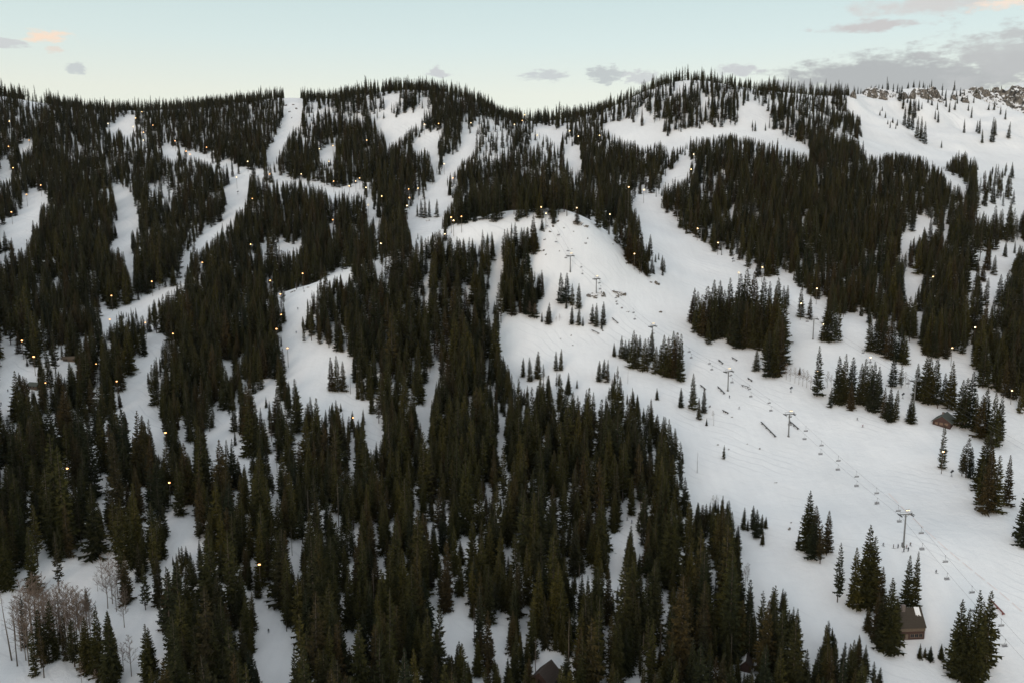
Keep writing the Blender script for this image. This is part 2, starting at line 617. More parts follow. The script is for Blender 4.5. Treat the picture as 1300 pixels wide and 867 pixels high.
# ------------------------------------------------------------------ open snow, as seen (photograph pixels)
OPEN = [
    # pistes on the far left
    [(140, 160), (147, 152), (169, 145), (172, 145), (170, 162), (162, 174), (150, 162), (141, 168)],
    [(208, 183), (225, 187), (223, 200), (214, 200), (207, 193)],
    [(228, 188), (245, 192), (272, 203), (268, 206), (245, 199), (230, 194)],
    [(0, 202), (12, 208), (14, 222), (8, 228), (0, 226)],
    [(22, 183), (38, 179), (36, 187), (24, 190)],
    [(362, 124), (380, 124), (384, 129), (383, 157), (374, 162), (363, 178), (353, 195), (344, 209), (340, 211), (339, 187), (349, 183), (357, 162), (363, 147)],
    [(406, 195), (414, 188), (426, 184), (425, 198), (414, 205), (407, 202)],
    [(477, 160), (500, 150), (520, 145), (536, 142), (536, 155), (518, 162), (503, 178), (491, 183), (487, 165)],
    [(487, 122), (506, 120), (507, 127), (488, 135)],
    [(525, 183), (541, 165), (560, 165), (557, 183), (553, 188), (558, 203), (551, 213), (548, 200), (546, 189), (528, 190)],
    [(566, 200), (579, 195), (588, 188), (586, 157), (594, 152), (595, 178), (602, 183), (600, 193), (584, 206), (575, 220), (562, 220), (563, 211)],
    # white band below the top right summit
    [(787, 155), (802, 154), (815, 162), (828, 157), (843, 150), (840, 168), (845, 175), (871, 165), (894, 162), (929, 162), (949, 165), (980, 168), (995, 170), (1028, 188), (1028, 194), (1016, 193), (995, 183), (970, 178), (952, 173), (929, 170), (904, 173), (884, 173), (868, 183), (850, 190), (838, 178), (818, 188), (802, 178), (792, 175), (777, 167), (764, 162), (767, 157)],
    [(682, 163), (700, 164), (713, 168), (713, 178), (706, 183), (696, 172), (683, 168)],
    [(717, 185), (734, 185), (738, 215), (726, 213)],
    [(840, 233), (850, 218), (866, 203), (877, 202), (876, 216), (868, 226), (855, 227), (845, 237)],
    [(934, 142), (955, 127), (977, 142), (975, 152), (950, 150)],
    # bowl on the upper right
    [(1079, 122), (1094, 124), (1132, 117), (1146, 129), (1145, 162), (1163, 183), (1178, 184), (1177, 162), (1163, 137), (1198, 127), (1250, 118), (1500, 100), (1500, 222), (1300, 220), (1285, 203), (1249, 216), (1234, 198), (1219, 190), (1198, 211), (1191, 208), (1173, 198), (1153, 195), (1135, 193), (1112, 198), (1097, 195), (1094, 188), (1112, 175), (1112, 152), (1089, 145), (1077, 137)],
    # left side runs
    [(38, 238), (61, 248), (61, 257), (51, 258), (49, 268), (51, 282), (40, 282), (38, 300), (33, 309), (20, 315), (15, 303), (0, 303), (0, 282), (18, 276), (30, 263)],
    [(0, 318), (14, 319), (10, 325), (0, 329)],
    [(143, 233), (152, 233), (155, 240), (166, 242), (170, 253), (175, 276), (178, 289), (172, 290), (166, 286), (165, 314), (170, 339), (167, 349), (162, 344), (155, 311), (147, 316), (141, 314), (150, 301), (150, 266)],
    [(292, 233), (301, 222), (315, 215), (315, 250), (307, 264), (294, 271), (289, 263), (288, 240)],
    [(256, 301), (264, 289), (283, 280), (282, 289), (269, 299), (262, 302)],
    [(246, 318), (250, 305), (262, 296), (267, 301), (254, 314)],
    [(226, 357), (228, 341), (237, 335), (233, 352)],
    [(208, 371), (214, 362), (228, 352), (227, 360), (216, 369)],
    [(383, 225), (412, 235), (414, 240), (383, 230)],
    [(300, 212), (345, 220), (345, 226), (312, 219)],
    [(435, 239), (456, 237), (456, 243), (435, 245)],
    [(270, 203), (300, 211), (300, 216), (270, 208)],
    [(283, 278), (293, 270), (298, 274), (284, 288)],
    [(232, 339), (237, 319), (244, 314), (241, 329), (236, 339)],
    [(127, 382), (135, 381), (141, 393), (157, 390), (173, 380), (190, 375), (211, 365), (212, 372), (200, 380), (185, 393), (177, 402), (173, 390), (165, 396), (155, 396), (150, 398), (143, 408), (136, 418), (129, 405), (127, 393)],
    [(331, 319), (355, 314), (383, 305), (383, 312), (363, 318), (333, 324)],
    [(345, 223), (358, 223), (381, 228), (350, 229)],
    [(414, 237), (435, 240), (432, 246), (415, 247)],
    [(456, 234), (461, 233), (462, 253), (457, 245)],
    [(468, 244), (473, 245), (475, 273), (469, 276)],
    [(362, 371), (381, 365), (404, 357), (404, 368), (392, 372), (388, 390), (381, 408), (381, 430), (388, 438), (411, 440), (427, 450), (447, 454), (447, 483), (452, 506), (465, 509), (470, 529), (480, 537), (487, 541), (482, 562), (471, 567), (467, 554), (462, 521), (457, 532), (447, 524), (439, 532), (434, 514), (427, 511), (421, 506), (409, 526), (404, 519), (395, 499), (387, 519), (383, 506), (376, 476), (369, 486), (363, 476), (366, 463), (361, 450), (357, 430), (359, 418), (363, 403), (362, 388)],
    [(409, 352), (434, 342), (446, 338), (444, 347), (439, 360), (437, 344), (421, 352), (411, 358)],
    [(484, 333), (505, 322), (506, 325), (487, 335)],
    [(560, 215), (574, 215), (565, 228), (563, 248), (572, 250), (576, 253), (569, 263), (562, 268), (561, 283), (565, 290), (553, 294), (543, 301), (533, 294), (523, 311), (522, 294), (518, 278), (518, 267), (525, 264), (528, 250), (541, 248), (542, 235), (551, 233)],
    [(566, 289), (591, 285), (627, 281), (650, 276), (655, 276), (650, 281), (642, 286), (637, 294), (636, 322), (640, 332), (632, 362), (628, 382), (623, 398), (621, 382), (622, 347), (628, 342), (631, 316), (630, 289), (617, 294), (612, 298), (604, 310), (602, 297), (591, 302), (579, 299), (569, 301)],
    [(541, 357), (544, 357), (543, 382), (540, 382)],
    [(476, 285), (480, 285), (482, 350), (479, 350)],
    # the broad right hand slope with the knoll
    [(652, 281), (668, 276), (690, 277), (703, 274), (724, 275), (741, 276), (761, 279), (777, 288), (780, 296), (792, 305), (793, 292), (800, 290), (816, 291), (812, 276), (806, 262), (803, 253), (815, 250), (837, 244), (838, 261), (850, 270), (861, 276), (863, 289), (873, 299), (891, 306), (904, 313), (924, 319), (933, 327), (942, 339), (970, 353), (981, 353), (983, 342), (992, 337), (1000, 347), (1013, 360), (1023, 372), (1049, 388), (1066, 398), (1097, 405), (1112, 410), (1148, 426), (1168, 435), (1170, 440), (1176, 450), (1191, 457), (1206, 458), (1211, 445), (1239, 458), (1244, 476), (1259, 491), (1280, 514), (1300, 524), (1500, 560), (1500, 900), (1122, 900), (1122, 867), (1116, 830), (1108, 842), (1100, 818), (1089, 800), (1079, 827), (1072, 812), (1063, 811), (1056, 779), (1046, 808), (1028, 837), (1023, 832), (1016, 793), (1009, 765), (1003, 768), (995, 742), (980, 752), (972, 755), (965, 771), (958, 771), (953, 752), (947, 758), (942, 720), (940, 693), (938, 668), (934, 645), (925, 625), (915, 638), (902, 637), (888, 636), (880, 644), (876, 624), (871, 604), (874, 584), (868, 564), (862, 547), (855, 541), (847, 523), (840, 528), (832, 526), (826, 496), (818, 516), (812, 497), (805, 491), (795, 500), (790, 484), (784, 466), (776, 482), (770, 504), (757, 494), (745, 479), (731, 483), (716, 470), (703, 473), (692, 476), (684, 480), (676, 487), (668, 489), (660, 484), (652, 478), (644, 458), (637, 447), (634, 430), (636, 410), (650, 405), (655, 398), (682, 398), (683, 383), (692, 375), (691, 347), (680, 342), (673, 337), (674, 322), (684, 317), (683, 291)],
    # openings in the forest on the right
    [(1143, 314), (1150, 291), (1168, 291), (1165, 276), (1173, 276), (1191, 289), (1186, 294), (1178, 296), (1176, 284), (1168, 299), (1160, 301), (1155, 311), (1145, 324)],
    [(1200, 290), (1205, 291), (1203, 306), (1200, 304)],
    [(1150, 347), (1173, 350), (1168, 357), (1163, 367), (1160, 382), (1153, 380), (1148, 377), (1149, 362)],
    [(1163, 393), (1170, 395), (1168, 423), (1163, 433), (1158, 426), (1162, 415)],
    [(1264, 308), (1300, 305), (1340, 305), (1340, 312), (1300, 311), (1287, 322), (1287, 337), (1275, 337), (1266, 350), (1263, 325)],
    [(1193, 215), (1218, 225), (1231, 235), (1225, 240), (1205, 228)],
    [(1290, 215), (1340, 215), (1340, 262), (1300, 262), (1288, 240)],
    # lower left runs and clearings
    [(0, 430), (19, 430), (24, 455), (36, 466), (48, 471), (46, 480), (38, 484), (30, 473), (20, 476), (15, 496), (13, 509), (10, 526), (12, 532), (0, 520)],
    [(53, 457), (86, 458), (86, 474), (76, 468), (66, 468), (56, 460)],
    [(189, 425), (208, 425), (203, 448), (188, 460), (187, 481), (190, 501), (195, 506), (198, 529), (206, 532), (208, 557), (206, 572), (198, 572), (195, 544), (181, 524), (178, 544), (168, 552), (165, 572), (162, 562), (165, 542), (157, 509), (152, 504), (159, 488), (155, 466), (175, 458), (188, 450)],
    [(137, 534), (142, 532), (140, 544), (135, 557), (129, 572), (132, 582), (131, 613), (138, 618), (137, 628), (124, 638), (122, 623), (117, 598), (113, 585), (114, 570), (127, 565)],
    [(208, 640), (246, 640), (249, 673), (251, 685), (249, 713), (239, 690), (228, 698), (223, 688), (216, 713), (211, 688), (214, 672)],
    [(228, 552), (241, 549), (244, 567), (239, 575)],
    [(267, 560), (274, 542), (274, 516), (280, 514), (282, 529), (292, 534), (297, 544), (287, 560), (282, 549), (277, 554), (269, 578)],
    [(284, 453), (296, 463), (294, 478), (287, 471)],
    [(305, 577), (320, 565), (309, 595)],
    [(320, 501), (330, 484), (353, 480), (355, 491), (343, 497), (330, 505)],
    [(340, 549), (353, 552), (350, 570), (342, 562)],
    [(373, 544), (386, 547), (386, 562), (378, 577), (374, 562)],
    [(541, 468), (557, 463), (553, 488), (548, 506), (545, 532), (546, 570), (541, 549), (536, 542), (531, 532), (531, 514), (538, 516), (542, 493)],
    [(614, 455), (630, 458), (627, 466), (619, 463)],
    [(635, 520), (639, 520), (641, 630), (638, 630)],
    [(614, 590), (617, 590), (621, 630), (617, 630)],
    [(441, 584), (452, 584), (450, 602), (443, 600)],
    [(0, 746), (10, 754), (15, 774), (20, 789), (25, 809), (36, 840), (38, 858), (56, 860), (71, 845), (84, 840), (96, 830), (109, 825), (122, 832), (124, 850), (122, 890), (-60, 890), (-60, 760)],
    [(129, 736), (152, 738), (155, 749), (162, 774), (175, 782), (203, 779), (207, 799), (203, 830), (201, 842), (195, 799), (189, 785), (183, 799), (180, 850), (178, 867), (157, 867), (155, 825), (150, 789), (137, 769), (129, 756)],
    [(325, 754), (348, 754), (358, 761), (363, 789), (368, 809), (371, 830), (372, 880), (338, 880), (330, 853), (325, 850)],
    [(366, 685), (382, 685), (383, 710), (376, 723), (367, 705)],
    [(434, 751), (442, 756), (442, 789), (452, 794), (439, 820), (437, 799)],
    [(455, 765), (461, 765), (462, 790), (457, 788)],
    [(548, 759), (558, 766), (561, 774), (575, 774), (576, 761), (597, 759), (599, 774), (607, 784), (612, 784), (604, 825), (594, 840), (584, 804), (576, 832), (569, 822), (561, 845), (561, 799), (558, 789), (546, 802)],
    [(632, 776), (644, 782), (645, 820), (649, 830), (645, 850), (635, 858), (628, 825)],
    [(586, 675), (594, 680), (597, 736), (591, 743), (589, 698)],
    [(639, 660), (645, 665), (655, 718), (648, 712)],
    [(480, 708), (489, 708), (488, 720), (481, 720)],
    [(783, 647), (807, 647), (809, 672), (817, 685), (815, 705), (807, 688), (801, 672), (793, 703), (790, 731), (779, 748), (774, 705), (776, 675)],
    [(790, 748), (797, 748), (797, 789), (787, 782)],
    [(840, 748), (848, 746), (843, 820), (838, 820)],
    [(749, 850), (772, 860), (772, 880), (747, 880)],
    [(683, 830), (706, 820), (721, 820), (721, 835), (703, 850), (690, 836)],
    [(798, 815), (812, 840), (813, 867), (795, 867)],
    [(901, 723), (909, 723), (906, 769), (903, 776)],
    [(924, 784), (936, 780), (931, 822)],
    [(708, 647), (724, 647), (724, 660), (710, 667)],
    [(736, 713), (755, 708), (752, 729), (740, 723)],
    [(658, 782), (668, 789), (665, 822)],
    [(866, 700), (880, 705), (872, 722), (863, 716)],
]
# thinner woods: (outline, share of the trees that stand there)
THIN = [
    ([(462, 112), (548, 112), (548, 150), (480, 162), (462, 140)], 0.65),
    ([(388, 128), (462, 124), (465, 160), (388, 158)], 0.75),
    ([(600, 145), (650, 150), (645, 200), (605, 210), (595, 185)], 0.85),
    ([(660, 145), (722, 160), (745, 220), (715, 225), (675, 190)], 0.85),
    ([(755, 100), (900, 85), (1000, 100), (1040, 130), (1020, 165), (770, 156)], 0.945),
    ([(960, 92), (1095, 100), (1095, 140), (1000, 128)], 0.9),
    ([(905, 118), (985, 118), (985, 165), (905, 165)], 0.85),
    ([(995, 125), (1082, 135), (1115, 160), (1100, 195), (1030, 190)], 0.76),
    ([(1228, 310), (1290, 305), (1290, 340), (1262, 405), (1228, 405)], 0.40),
    ([(1225, 205), (1300, 205), (1300, 285), (1240, 285)], 0.45),
    ([(1085, 100), (1330, 95), (1330, 215), (1100, 200)], 0.06),
    ([(25, 123), (60, 123), (60, 136), (25, 136)], 0.5),
    ([(183, 228), (222, 228), (222, 270), (183, 270)], 0.8),
    ([(575, 345), (600, 345), (600, 370), (575, 370)], 0.4),
    ([(262, 500), (360, 470), (360, 600), (262, 600)], 0.93),
    ([(30, 690), (215, 690), (215, 880), (0, 880), (0, 760)], 0.88),
    ([(8, 700), (126, 690), (126, 850), (8, 850)], 0.50),
    ([(425, 700), (500, 650), (660, 660), (660, 880), (425, 880)], 0.98),
    ([(660, 620), (960, 600), (960, 890), (660, 890)], 0.98),
    ([(660, 455), (760, 455), (780, 520), (660, 520)], 0.85),
    ([(1000, 160), (1240, 215), (1240, 300), (1000, 280)], 1.0),
]


def raster(polys, u0=-100, v0=0, W=1600, H=920):
    """even-odd fill of outlines on the pixel grid"""
    out = np.zeros((H, W), bool)
    for P in polys:
        P = np.array(P, float)
        lo = max(int(P[:, 1].min()), v0)
        hi = min(int(P[:, 1].max()) + 1, v0 + H - 1)
        for r in range(lo, hi + 1):
            y = r + 0.5
            xs = []
            for k in range(len(P)):
                a, b = P[k], P[(k + 1) % len(P)]
                if (a[1] <= y) != (b[1] <= y):
                    xs.append(a[0] + (y - a[1]) / (b[1] - a[1]) * (b[0] - a[0]))
            xs.sort()
            for a, b in zip(xs[::2], xs[1::2]):
                i, j = int(round(a)) - u0, int(round(b)) - u0
                out[r - v0, max(i, 0):max(j, 0)] = True
    return out


# woods that stand like islands in the open slope
ISLANDS = [
    [(876, 398), (884, 388), (897, 380), (905, 374), (915, 384), (925, 378), (938, 366), (945, 364), (955, 372), (962, 376), (966, 392), (975, 394), (985, 384), (992, 392), (996, 405), (998, 420), (996, 440), (990, 470), (978, 476), (975, 448), (955, 442), (932, 441), (924, 428), (905, 432), (886, 425), (876, 408)],
    [(793, 300), (797, 277), (803, 264), (810, 272), (813, 290), (816, 308), (826, 303), (829, 318), (826, 335), (822, 350), (810, 344), (797, 332), (793, 318)],
    [(752, 292), (758, 284), (770, 283), (780, 290), (790, 300), (786, 308), (776, 303)],
]
SNOWPX = raster(OPEN) & ~raster(ISLANDS)
# ragged edges: the outlines above are only as fine as they were drawn
_jj, _ii = np.meshgrid(np.arange(SNOWPX.shape[1], dtype=float), np.arange(SNOWPX.shape[0], dtype=float))
_di = np.round(fbm(_jj, _ii, 11, 2, 71) * 7 * np.interp(_ii, [120, 380, 600], [0.35, 0.45, 1.3])).astype(int)
_dj = np.round(fbm(_jj, _ii, 9, 2, 81) * 6 * np.interp(_ii, [120, 380, 600], [0.35, 0.45, 1.3])).astype(int)
SNOWPX = SNOWPX[np.clip(_ii.astype(int) + _di, 0, SNOWPX.shape[0] - 1), np.clip(_jj.astype(int) + _dj, 0, SNOWPX.shape[1] - 1)]
DENS = np.ones(SNOWPX.shape, np.float32)
for P_, k_ in THIN:
    DENS[raster([P_])] = k_


def at(img, u, v, fill):
    i = np.round(np.asarray(v)).astype(int)
    j = np.round(np.asarray(u)).astype(int) + 100
    ok = (i >= 0) & (i < img.shape[0]) & (j >= 0) & (j < img.shape[1])
    r = np.full(i.shape, fill, img.dtype)
    r[ok] = img[i[ok], j[ok]]
    return r


# ------------------------------------------------------------------ tree materials and meshes
def foliage_mat(name, cols, rough=0.8):
    m, nt, b = mat_nodes(name)
    N, L = nt.nodes, nt.links
    oi = N.new('ShaderNodeObjectInfo')
    tc = N.new('ShaderNodeTexCoord')
    cr = N.new('ShaderNodeValToRGB')
    el = cr.color_ramp.elements
    while len(el) < len(cols):
        el.new(0.5)
    for k, c in enumerate(cols):
        el[k].position = k / (len(cols) - 1)
        el[k].color = (*c, 1)
    L.new(oi.outputs['Random'], cr.inputs[0])
    nz = N.new('ShaderNodeTexNoise')
    nz.inputs['Scale'].default_value = 26
    nz.inputs['Detail'].default_value = 3
    L.new(tc.outputs['Object'], nz.inputs['Vector'])
    c2 = N.new('ShaderNodeValToRGB')
    c2.color_ramp.elements[0].position = 0.32
    c2.color_ramp.elements[1].position = 0.68
    c2.color_ramp.elements[0].color = (0.22, 0.24, 0.25, 1)
    c2.color_ramp.elements[1].color = (1.22, 1.15, 0.94, 1)
    L.new(nz.outputs['Fac'], c2.inputs[0])
    mx = N.new('ShaderNodeMix')
    mx.data_type = 'RGBA'
    mx.blend_type = 'MULTIPLY'
    mx.inputs[0].default_value = 1
    L.new(cr.outputs[0], mx.inputs[6])
    L.new(c2.outputs[0], mx.inputs[7])
    L.new(mx.outputs[2], b.inputs['Base Color'])
    b.inputs['Roughness'].default_value = rough
    b.inputs['Specular IOR Level'].default_value = 0.08
    return m


NEEDLES = foliage_mat("spruce_needles", [(0.030, 0.034, 0.016), (0.054, 0.052, 0.017), (0.022, 0.029, 0.018), (0.074, 0.066, 0.019), (0.032, 0.034, 0.017), (0.058, 0.058, 0.020), (0.064, 0.046, 0.022), (0.026, 0.032, 0.019)])
BARK = simple_mat("spruce_bark", (0.075, 0.058, 0.045), 0.9, noise=0.4, scale=60)
DEADWOOD = simple_mat("weathered_wood", (0.13, 0.105, 0.085), 0.9, noise=0.35, scale=50)
ASPENBARK = simple_mat("aspen_bark", (0.20, 0.165, 0.13), 0.85, noise=0.35, scale=40)
TWIGS = simple_mat("aspen_twigs", (0.165, 0.12, 0.092), 0.9, noise=0.3, scale=40)


def trunk_mesh(name, mat, r0, seed, top=0.985, n=6):
    r = random.Random(seed)
    mb = MB()
    rings = []
    for t in (0, 0.3, 0.65, top):
        dx, dy = r.uniform(-.006, .006), r.uniform(-.006, .006)
        rr = r0 * (1 - t) ** 0.9 + 0.0012
        if t == 0:
            dx = dy = 0
        z = t if t else -0.04
        rings.append([(dx + rr * math.cos(2 * PI * k / n), dy + rr * math.sin(2 * PI * k / n), z) for k in range(n)])
    for a, b in zip(rings, rings[1:]):
        mb.hull(a, b, 0, (False, False))
    return mb.mesh(name, mat, True)


def crown_mesh(seed, R, bare, nwh, nbr, power=0.8, gap=0.08, ragged=0.25, droop=0.35, low=0.0):
    """crown of one conifer of unit height: whorls of drooping boughs, each bough a spine with hanging sprays"""
    r = random.Random(seed)
    V, Fc = [], []

    def tri(a, b, c):
        i = len(V)
        V.extend((tuple(a), tuple(b), tuple(c)))
        Fc.append((i, i + 1, i + 2))
    lean = r.uniform(0, 2 * PI)
    for w_ in range(nwh):
        s = w_ / (nwh - 1)
        t = bare + (0.985 - bare) * (s ** 0.86)
        prof = (1 - t) ** power
        if low:
            prof *= min(1.0, 0.45 + (t - bare) / low)
        nb = max(4, int(nbr * (0.55 + 0.45 * (1 - t))))
        a0 = r.uniform(0, 2 * PI)
        for k in range(nb):
            if r.random() < gap:
                continue
            a = a0 + 2 * PI * k / nb + r.uniform(-.3, .3)
            L_ = (R * prof + 0.006) * r.uniform(1 - ragged, 1 + ragged * 0.7) * (1 + 0.14 * math.cos(a - lean))
            z0 = t + r.uniform(-.008, .008)
            up = 0.55 * max(0, t - 0.72) * 2.2 - droop * (1 - t * 0.8)
            d = Vector((math.cos(a), math.sin(a), 0))
            sd_ = Vector((-math.sin(a), math.cos(a), 0))

            def ax(q):
                return d * (L_ * q) + Vector((0, 0, z0 + L_ * (up * q + 0.30 * q * q)))
            wid = 0.40 * L_ + 0.004
            for q in (0.12, 0.38, 0.64):
                for sg in (-1, 1):
                    wq = wid * (1.15 - q) * r.uniform(0.7, 1.15)
                    tipp = ax(q + 0.26) + sd_ * (sg * wq) + Vector((0, 0, -wq * r.uniform(0.25, 0.75)))
                    tri(ax(q - 0.10), ax(min(1, q + 0.24)), tipp)
            tri(ax(0.72) + sd_ * wid * 0.22, ax(0.72) - sd_ * wid * 0.22, ax(1.06))
            hang = r.uniform(0.010, 0.024)
            tri(ax(0.1), ax(0.9), ax(0.55) + Vector((0, 0, -hang - 0.10 * L_)))
    # leader
    for k in range(3):
        a = 2 * PI * k / 3
        tri((0.006 * math.cos(a), 0.006 * math.sin(a), 0.955), (0.006 * math.cos(a + 2.1), 0.006 * math.sin(a + 2.1), 0.955), (0, 0, 1.0))
    me = bpy.data.meshes.new("conifer_crown")
    me.from_pydata(V, [], Fc)
    me.materials.append(NEEDLES)
    me.update()
    return me


# (radius / height, bare trunk, whorls, boughs, profile power, gaps, raggedness, droop)
VARIANTS = [
    dict(R=0.185, bare=0.03, nwh=30, nbr=9, power=0.78, gap=0.06, ragged=0.25),
    dict(R=0.156, bare=0.06, nwh=30, nbr=8, power=0.70, gap=0.08, ragged=0.30),
    dict(R=0.132, bare=0.05, nwh=32, nbr=8, power=0.62, gap=0.08, ragged=0.30),
    dict(R=0.205, bare=0.02, nwh=28, nbr=9, power=0.90, gap=0.08, ragged=0.25),
    dict(R=0.165, bare=0.12, nwh=26, nbr=7, power=0.66, gap=0.16, ragged=0.40, low=0.2),
    dict(R=0.139, bare=0.20, nwh=24, nbr=7, power=0.60, gap=0.18, ragged=0.42, low=0.2),
    dict(R=0.178, bare=0.04, nwh=30, nbr=8, power=0.74, gap=0.10, ragged=0.32, droop=0.5),
    dict(R=0.112, bare=0.05, nwh=30, nbr=7, power=0.58, gap=0.14, ragged=0.35),
]
RADIUS = [k["R"] for k in VARIANTS]
CROWNS = [crown_mesh(100 + i, **k) for i, k in enumerate(VARIANTS)]
TRUNKS = [trunk_mesh("conifer_trunk", BARK, 0.011, 50 + i) for i in range(len(VARIANTS))]


def snag_mesh(seed, n=26):
    """dead standing conifer: bare stubs down the stem"""
    r = random.Random(seed)
    mb = MB()
    for k in range(n):
        t = r.uniform(0.25, 0.96)
        a = r.uniform(0, 2 * PI)
        L_ = 0.075 * (1 - t) ** 0.6 * r.uniform(0.4, 1.1) + 0.008
        p = Vector((0, 0, t))
        q = p + Vector((math.cos(a) * L_, math.sin(a) * L_, -L_ * r.uniform(0.0, 0.5)))
        mb.tube(p, q, 0.0022, 0.0008, 3)
    return mb.mesh("snag_branches", DEADWOOD)


def aspen_mesh(seed):
    r = random.Random(seed)
    mb = MB()
    for k in range(20):
        t = 0.28 + 0.68 * (k + r.random()) / 20
        a = k * 2.4 + r.uniform(-.5, .5)
        L_ = 0.26 * (1.10 - t) ** 0.7 * r.uniform(0.6, 1.2)
        p = Vector((0, 0, t))
        d = Vector((math.cos(a) * 0.66, math.sin(a) * 0.66, 0.75)).normalized()
        q = p + d * L_
        mb.tube(p, q, 0.0042 * (1.2 - t), 0.0016, 3, 0, (False, False))
        for j in range(8):
            u = r.uniform(0.25, 1.0)
            b = p + (q - p) * u
            e = (d + Vector((r.uniform(-.9, .9), r.uniform(-.9, .9), r.uniform(-.1, .6)))).normalized()
            c = b + e * L_ * r.uniform(0.25, 0.55)
            mb.tube(b, c, 0.0019, 0.0010, 3, 0, (False, False))
            for _ in range(2):
                f = (e + Vector((r.uniform(-.9, .9), r.uniform(-.9, .9), r.uniform(0, .6)))).normalized()
                m_ = b + (c - b) * r.uniform(0.3, 1)
                mb.tube(m_, m_ + f * L_ * 0.24, 0.0015, 0.0009, 3, 0, (False, False))
    return mb.mesh("aspen_branches", TWIGS)


# ------------------------------------------------------------------ where the woods grow
def crown_halfwidth(var, t):
    """half width / height of a tree's outline at relative height t"""
    k = VARIANTS[var]
    return np.where(t > k["bare"], k["R"] * np.clip(1 - t, 0, 1) ** k["power"], 0.01)


ZONES_CLEAR = []        # (u, v, radius in pixels, depth): a lit lamp, a hut ... that nearer trees leave in view


def clear_of(u, v, r, depth):
    ZONES_CLEAR.append((u, v, r, depth))


FLOOD = [  # lit floodlights in the woods (u, v, size, hue)
    (13, 155, 1), (12, 187, 1), (18, 214, 1.1), (38, 179, .8), (138, 158, .8), (181, 143, .8), (173, 151, .8), (170, 162, .9), (183, 169, 1), (183, 179, .8),
    (223, 180, .9), (237, 193, 1), (242, 197, .9), (263, 188, .9), (315, 206, 1), (195, 160, .8), (466, 179, .9), (406, 190, .9), (423, 186, 1), (418, 206, .8),
    (539, 159, 1), (557, 158, 1), (564, 209, 1), (598, 157, .8), (663, 154, 1), (653, 159, 1), (666, 147, .8), (682, 173, 1), (723, 167, 1), (734, 174, 1), (761, 173, 1),
    (880, 197, 1), (877, 216, 1.1),
    (53, 236, 1), (35, 248, 1.1), (16, 270, 1.1), (194, 358, 1.1), (143, 376, 1.1), (258, 334, 1), (319, 311, 1), (321, 253, .9), (301, 226, .9), (141, 406, 1), (221, 424, 1),
    (30, 433, 1.3), (186, 410, .9), (343, 222, .9), (383, 222, .9), (424, 231, 1), (444, 237, 1.1), (452, 231, .9), (457, 227, .8), (465, 239, 1), (468, 261, 1), (485, 250, 1),
    (423, 280, 1), (519, 241, 1), (531, 240, 1), (520, 252, 1.2), (517, 262, 1.2), (575, 227, 1), (573, 277, 1.2), (576, 281, 1.2), (586, 276, 1), (484, 310, 1), (385, 348, 1.1),
    (344, 357, 1.2), (357, 374, 1), (358, 400, 1), (352, 418, 1.2), (565, 298, .9), (774, 273, 1), (732, 265, 1), (687, 264, 1), (693, 272, .9), (805, 323, 1),
    (967, 340, 1.1), (937, 347, .9), (1036, 367, 1.1), (1016, 386, 1.1), (1183, 352, 1.1), (1236, 416, 1.2), (1044, 412, .8), (45, 453, 1.4), (60, 486, .9), (124, 462, .8), (150, 484, 1), (212, 549, 1.2), (88, 594, 1.2), (217, 612, 1.2), (449, 530, .9), (1036, 471, 1.1), (1207, 442, 1.1), (1195, 573, 1.2), (331, 717, 1.3),
]
# posts that can be seen down to the snow: (u, lamp v, foot v)
FLOOD_POLES = [(797, 239, 290), (817, 242, 258), (885, 291, 306), (911, 309, 324), (366, 442, 466), (1104, 454, 470), (1283, 496, 513)]

LAMPS = []               # (x, y, ground z, height, size, u, v)
for (u, v, s) in FLOOD:
    H_ = 11.0
    vb = v + 18
    for _ in range(6):
        p = hit(u, vb)
        vb = v + H_ * scale_at(p)
    p = hit(u, vb)
    uu, vv, dd = project(p[0], p[1], p[2] + H_)
    if abs(vv - v) > 1.5 and abs(vv - v) < 30:      # over a crest: set the pole height so that the lamp is where it shows
        H_ = max(5.0, H_ - (v - vv) / scale_at(p))
    LAMPS.append((p[0], p[1], p[2], H_, s, u, v))
    clear_of(u, v, 2.0 + s, float(dd))
for (u, v, vb) in FLOOD_POLES:
    p = hit(u, vb)
    H_ = (vb - v) / scale_at(p)
    LAMPS.append((p[0], p[1], p[2], H_, 1.1, u, v))
    for k in range(4):
        clear_of(u, v + (vb - v) * k / 4, 1.6, float(project(*p)[2]))

# huts and cabins keep the trees in front of them away: (centre, radius, depth)
for (u, v, r) in [(1172, 795, 9), (1185, 790, 14), (1190, 805, 11), (1180, 773, 9), (1190, 525, 6), (1203, 527, 8), (1210, 530, 6), (690, 850, 9), (697, 858, 8), (948, 843, 7), (43, 488, 5), (88, 451, 6), (1160, 490, 5), (1160, 500, 3), (1160, 508, 2)]:
    clear_of(u, v, r, float(project(*hit(u, v + 8))[2]))


def mean_height(y):
    return np.interp(y, [240, 330, 450, 620, 820, 1000, 1200, 1400], [26, 25.5, 25, 24, 22.5, 19.5, 15.5, 14])


def fits(x, y, z, h, var, tol=0):
    """which trees cover no snow that the photograph shows bare and hide no lamp or hut"""
    n = len(x)
    bad = np.zeros(n, int)
    hidden = np.zeros(n, bool)
    hwid = np.zeros(n)
    for t in (0.03, 0.12, 0.22, 0.32, 0.42, 0.52, 0.62, 0.72, 0.8, 0.88, 0.95):
        u, v, dep = project(x, y, z + h * t)
        wpx = np.array([float(crown_halfwidth(int(k), t)) for k in range(len(VARIANTS))])[var] * h * F / dep
        for o in (-0.55, 0, 0.55):
            bad += at(SNOWPX, u + o * wpx, v, False)
        for (a, b, r, d) in ZONES_CLEAR:
            hidden |= (dep < d + 4) & (np.abs(v - b) < r + h * F / dep * 0.05) & (np.abs(u - a) < r + wpx)
    return (bad <= tol) & ~hidden


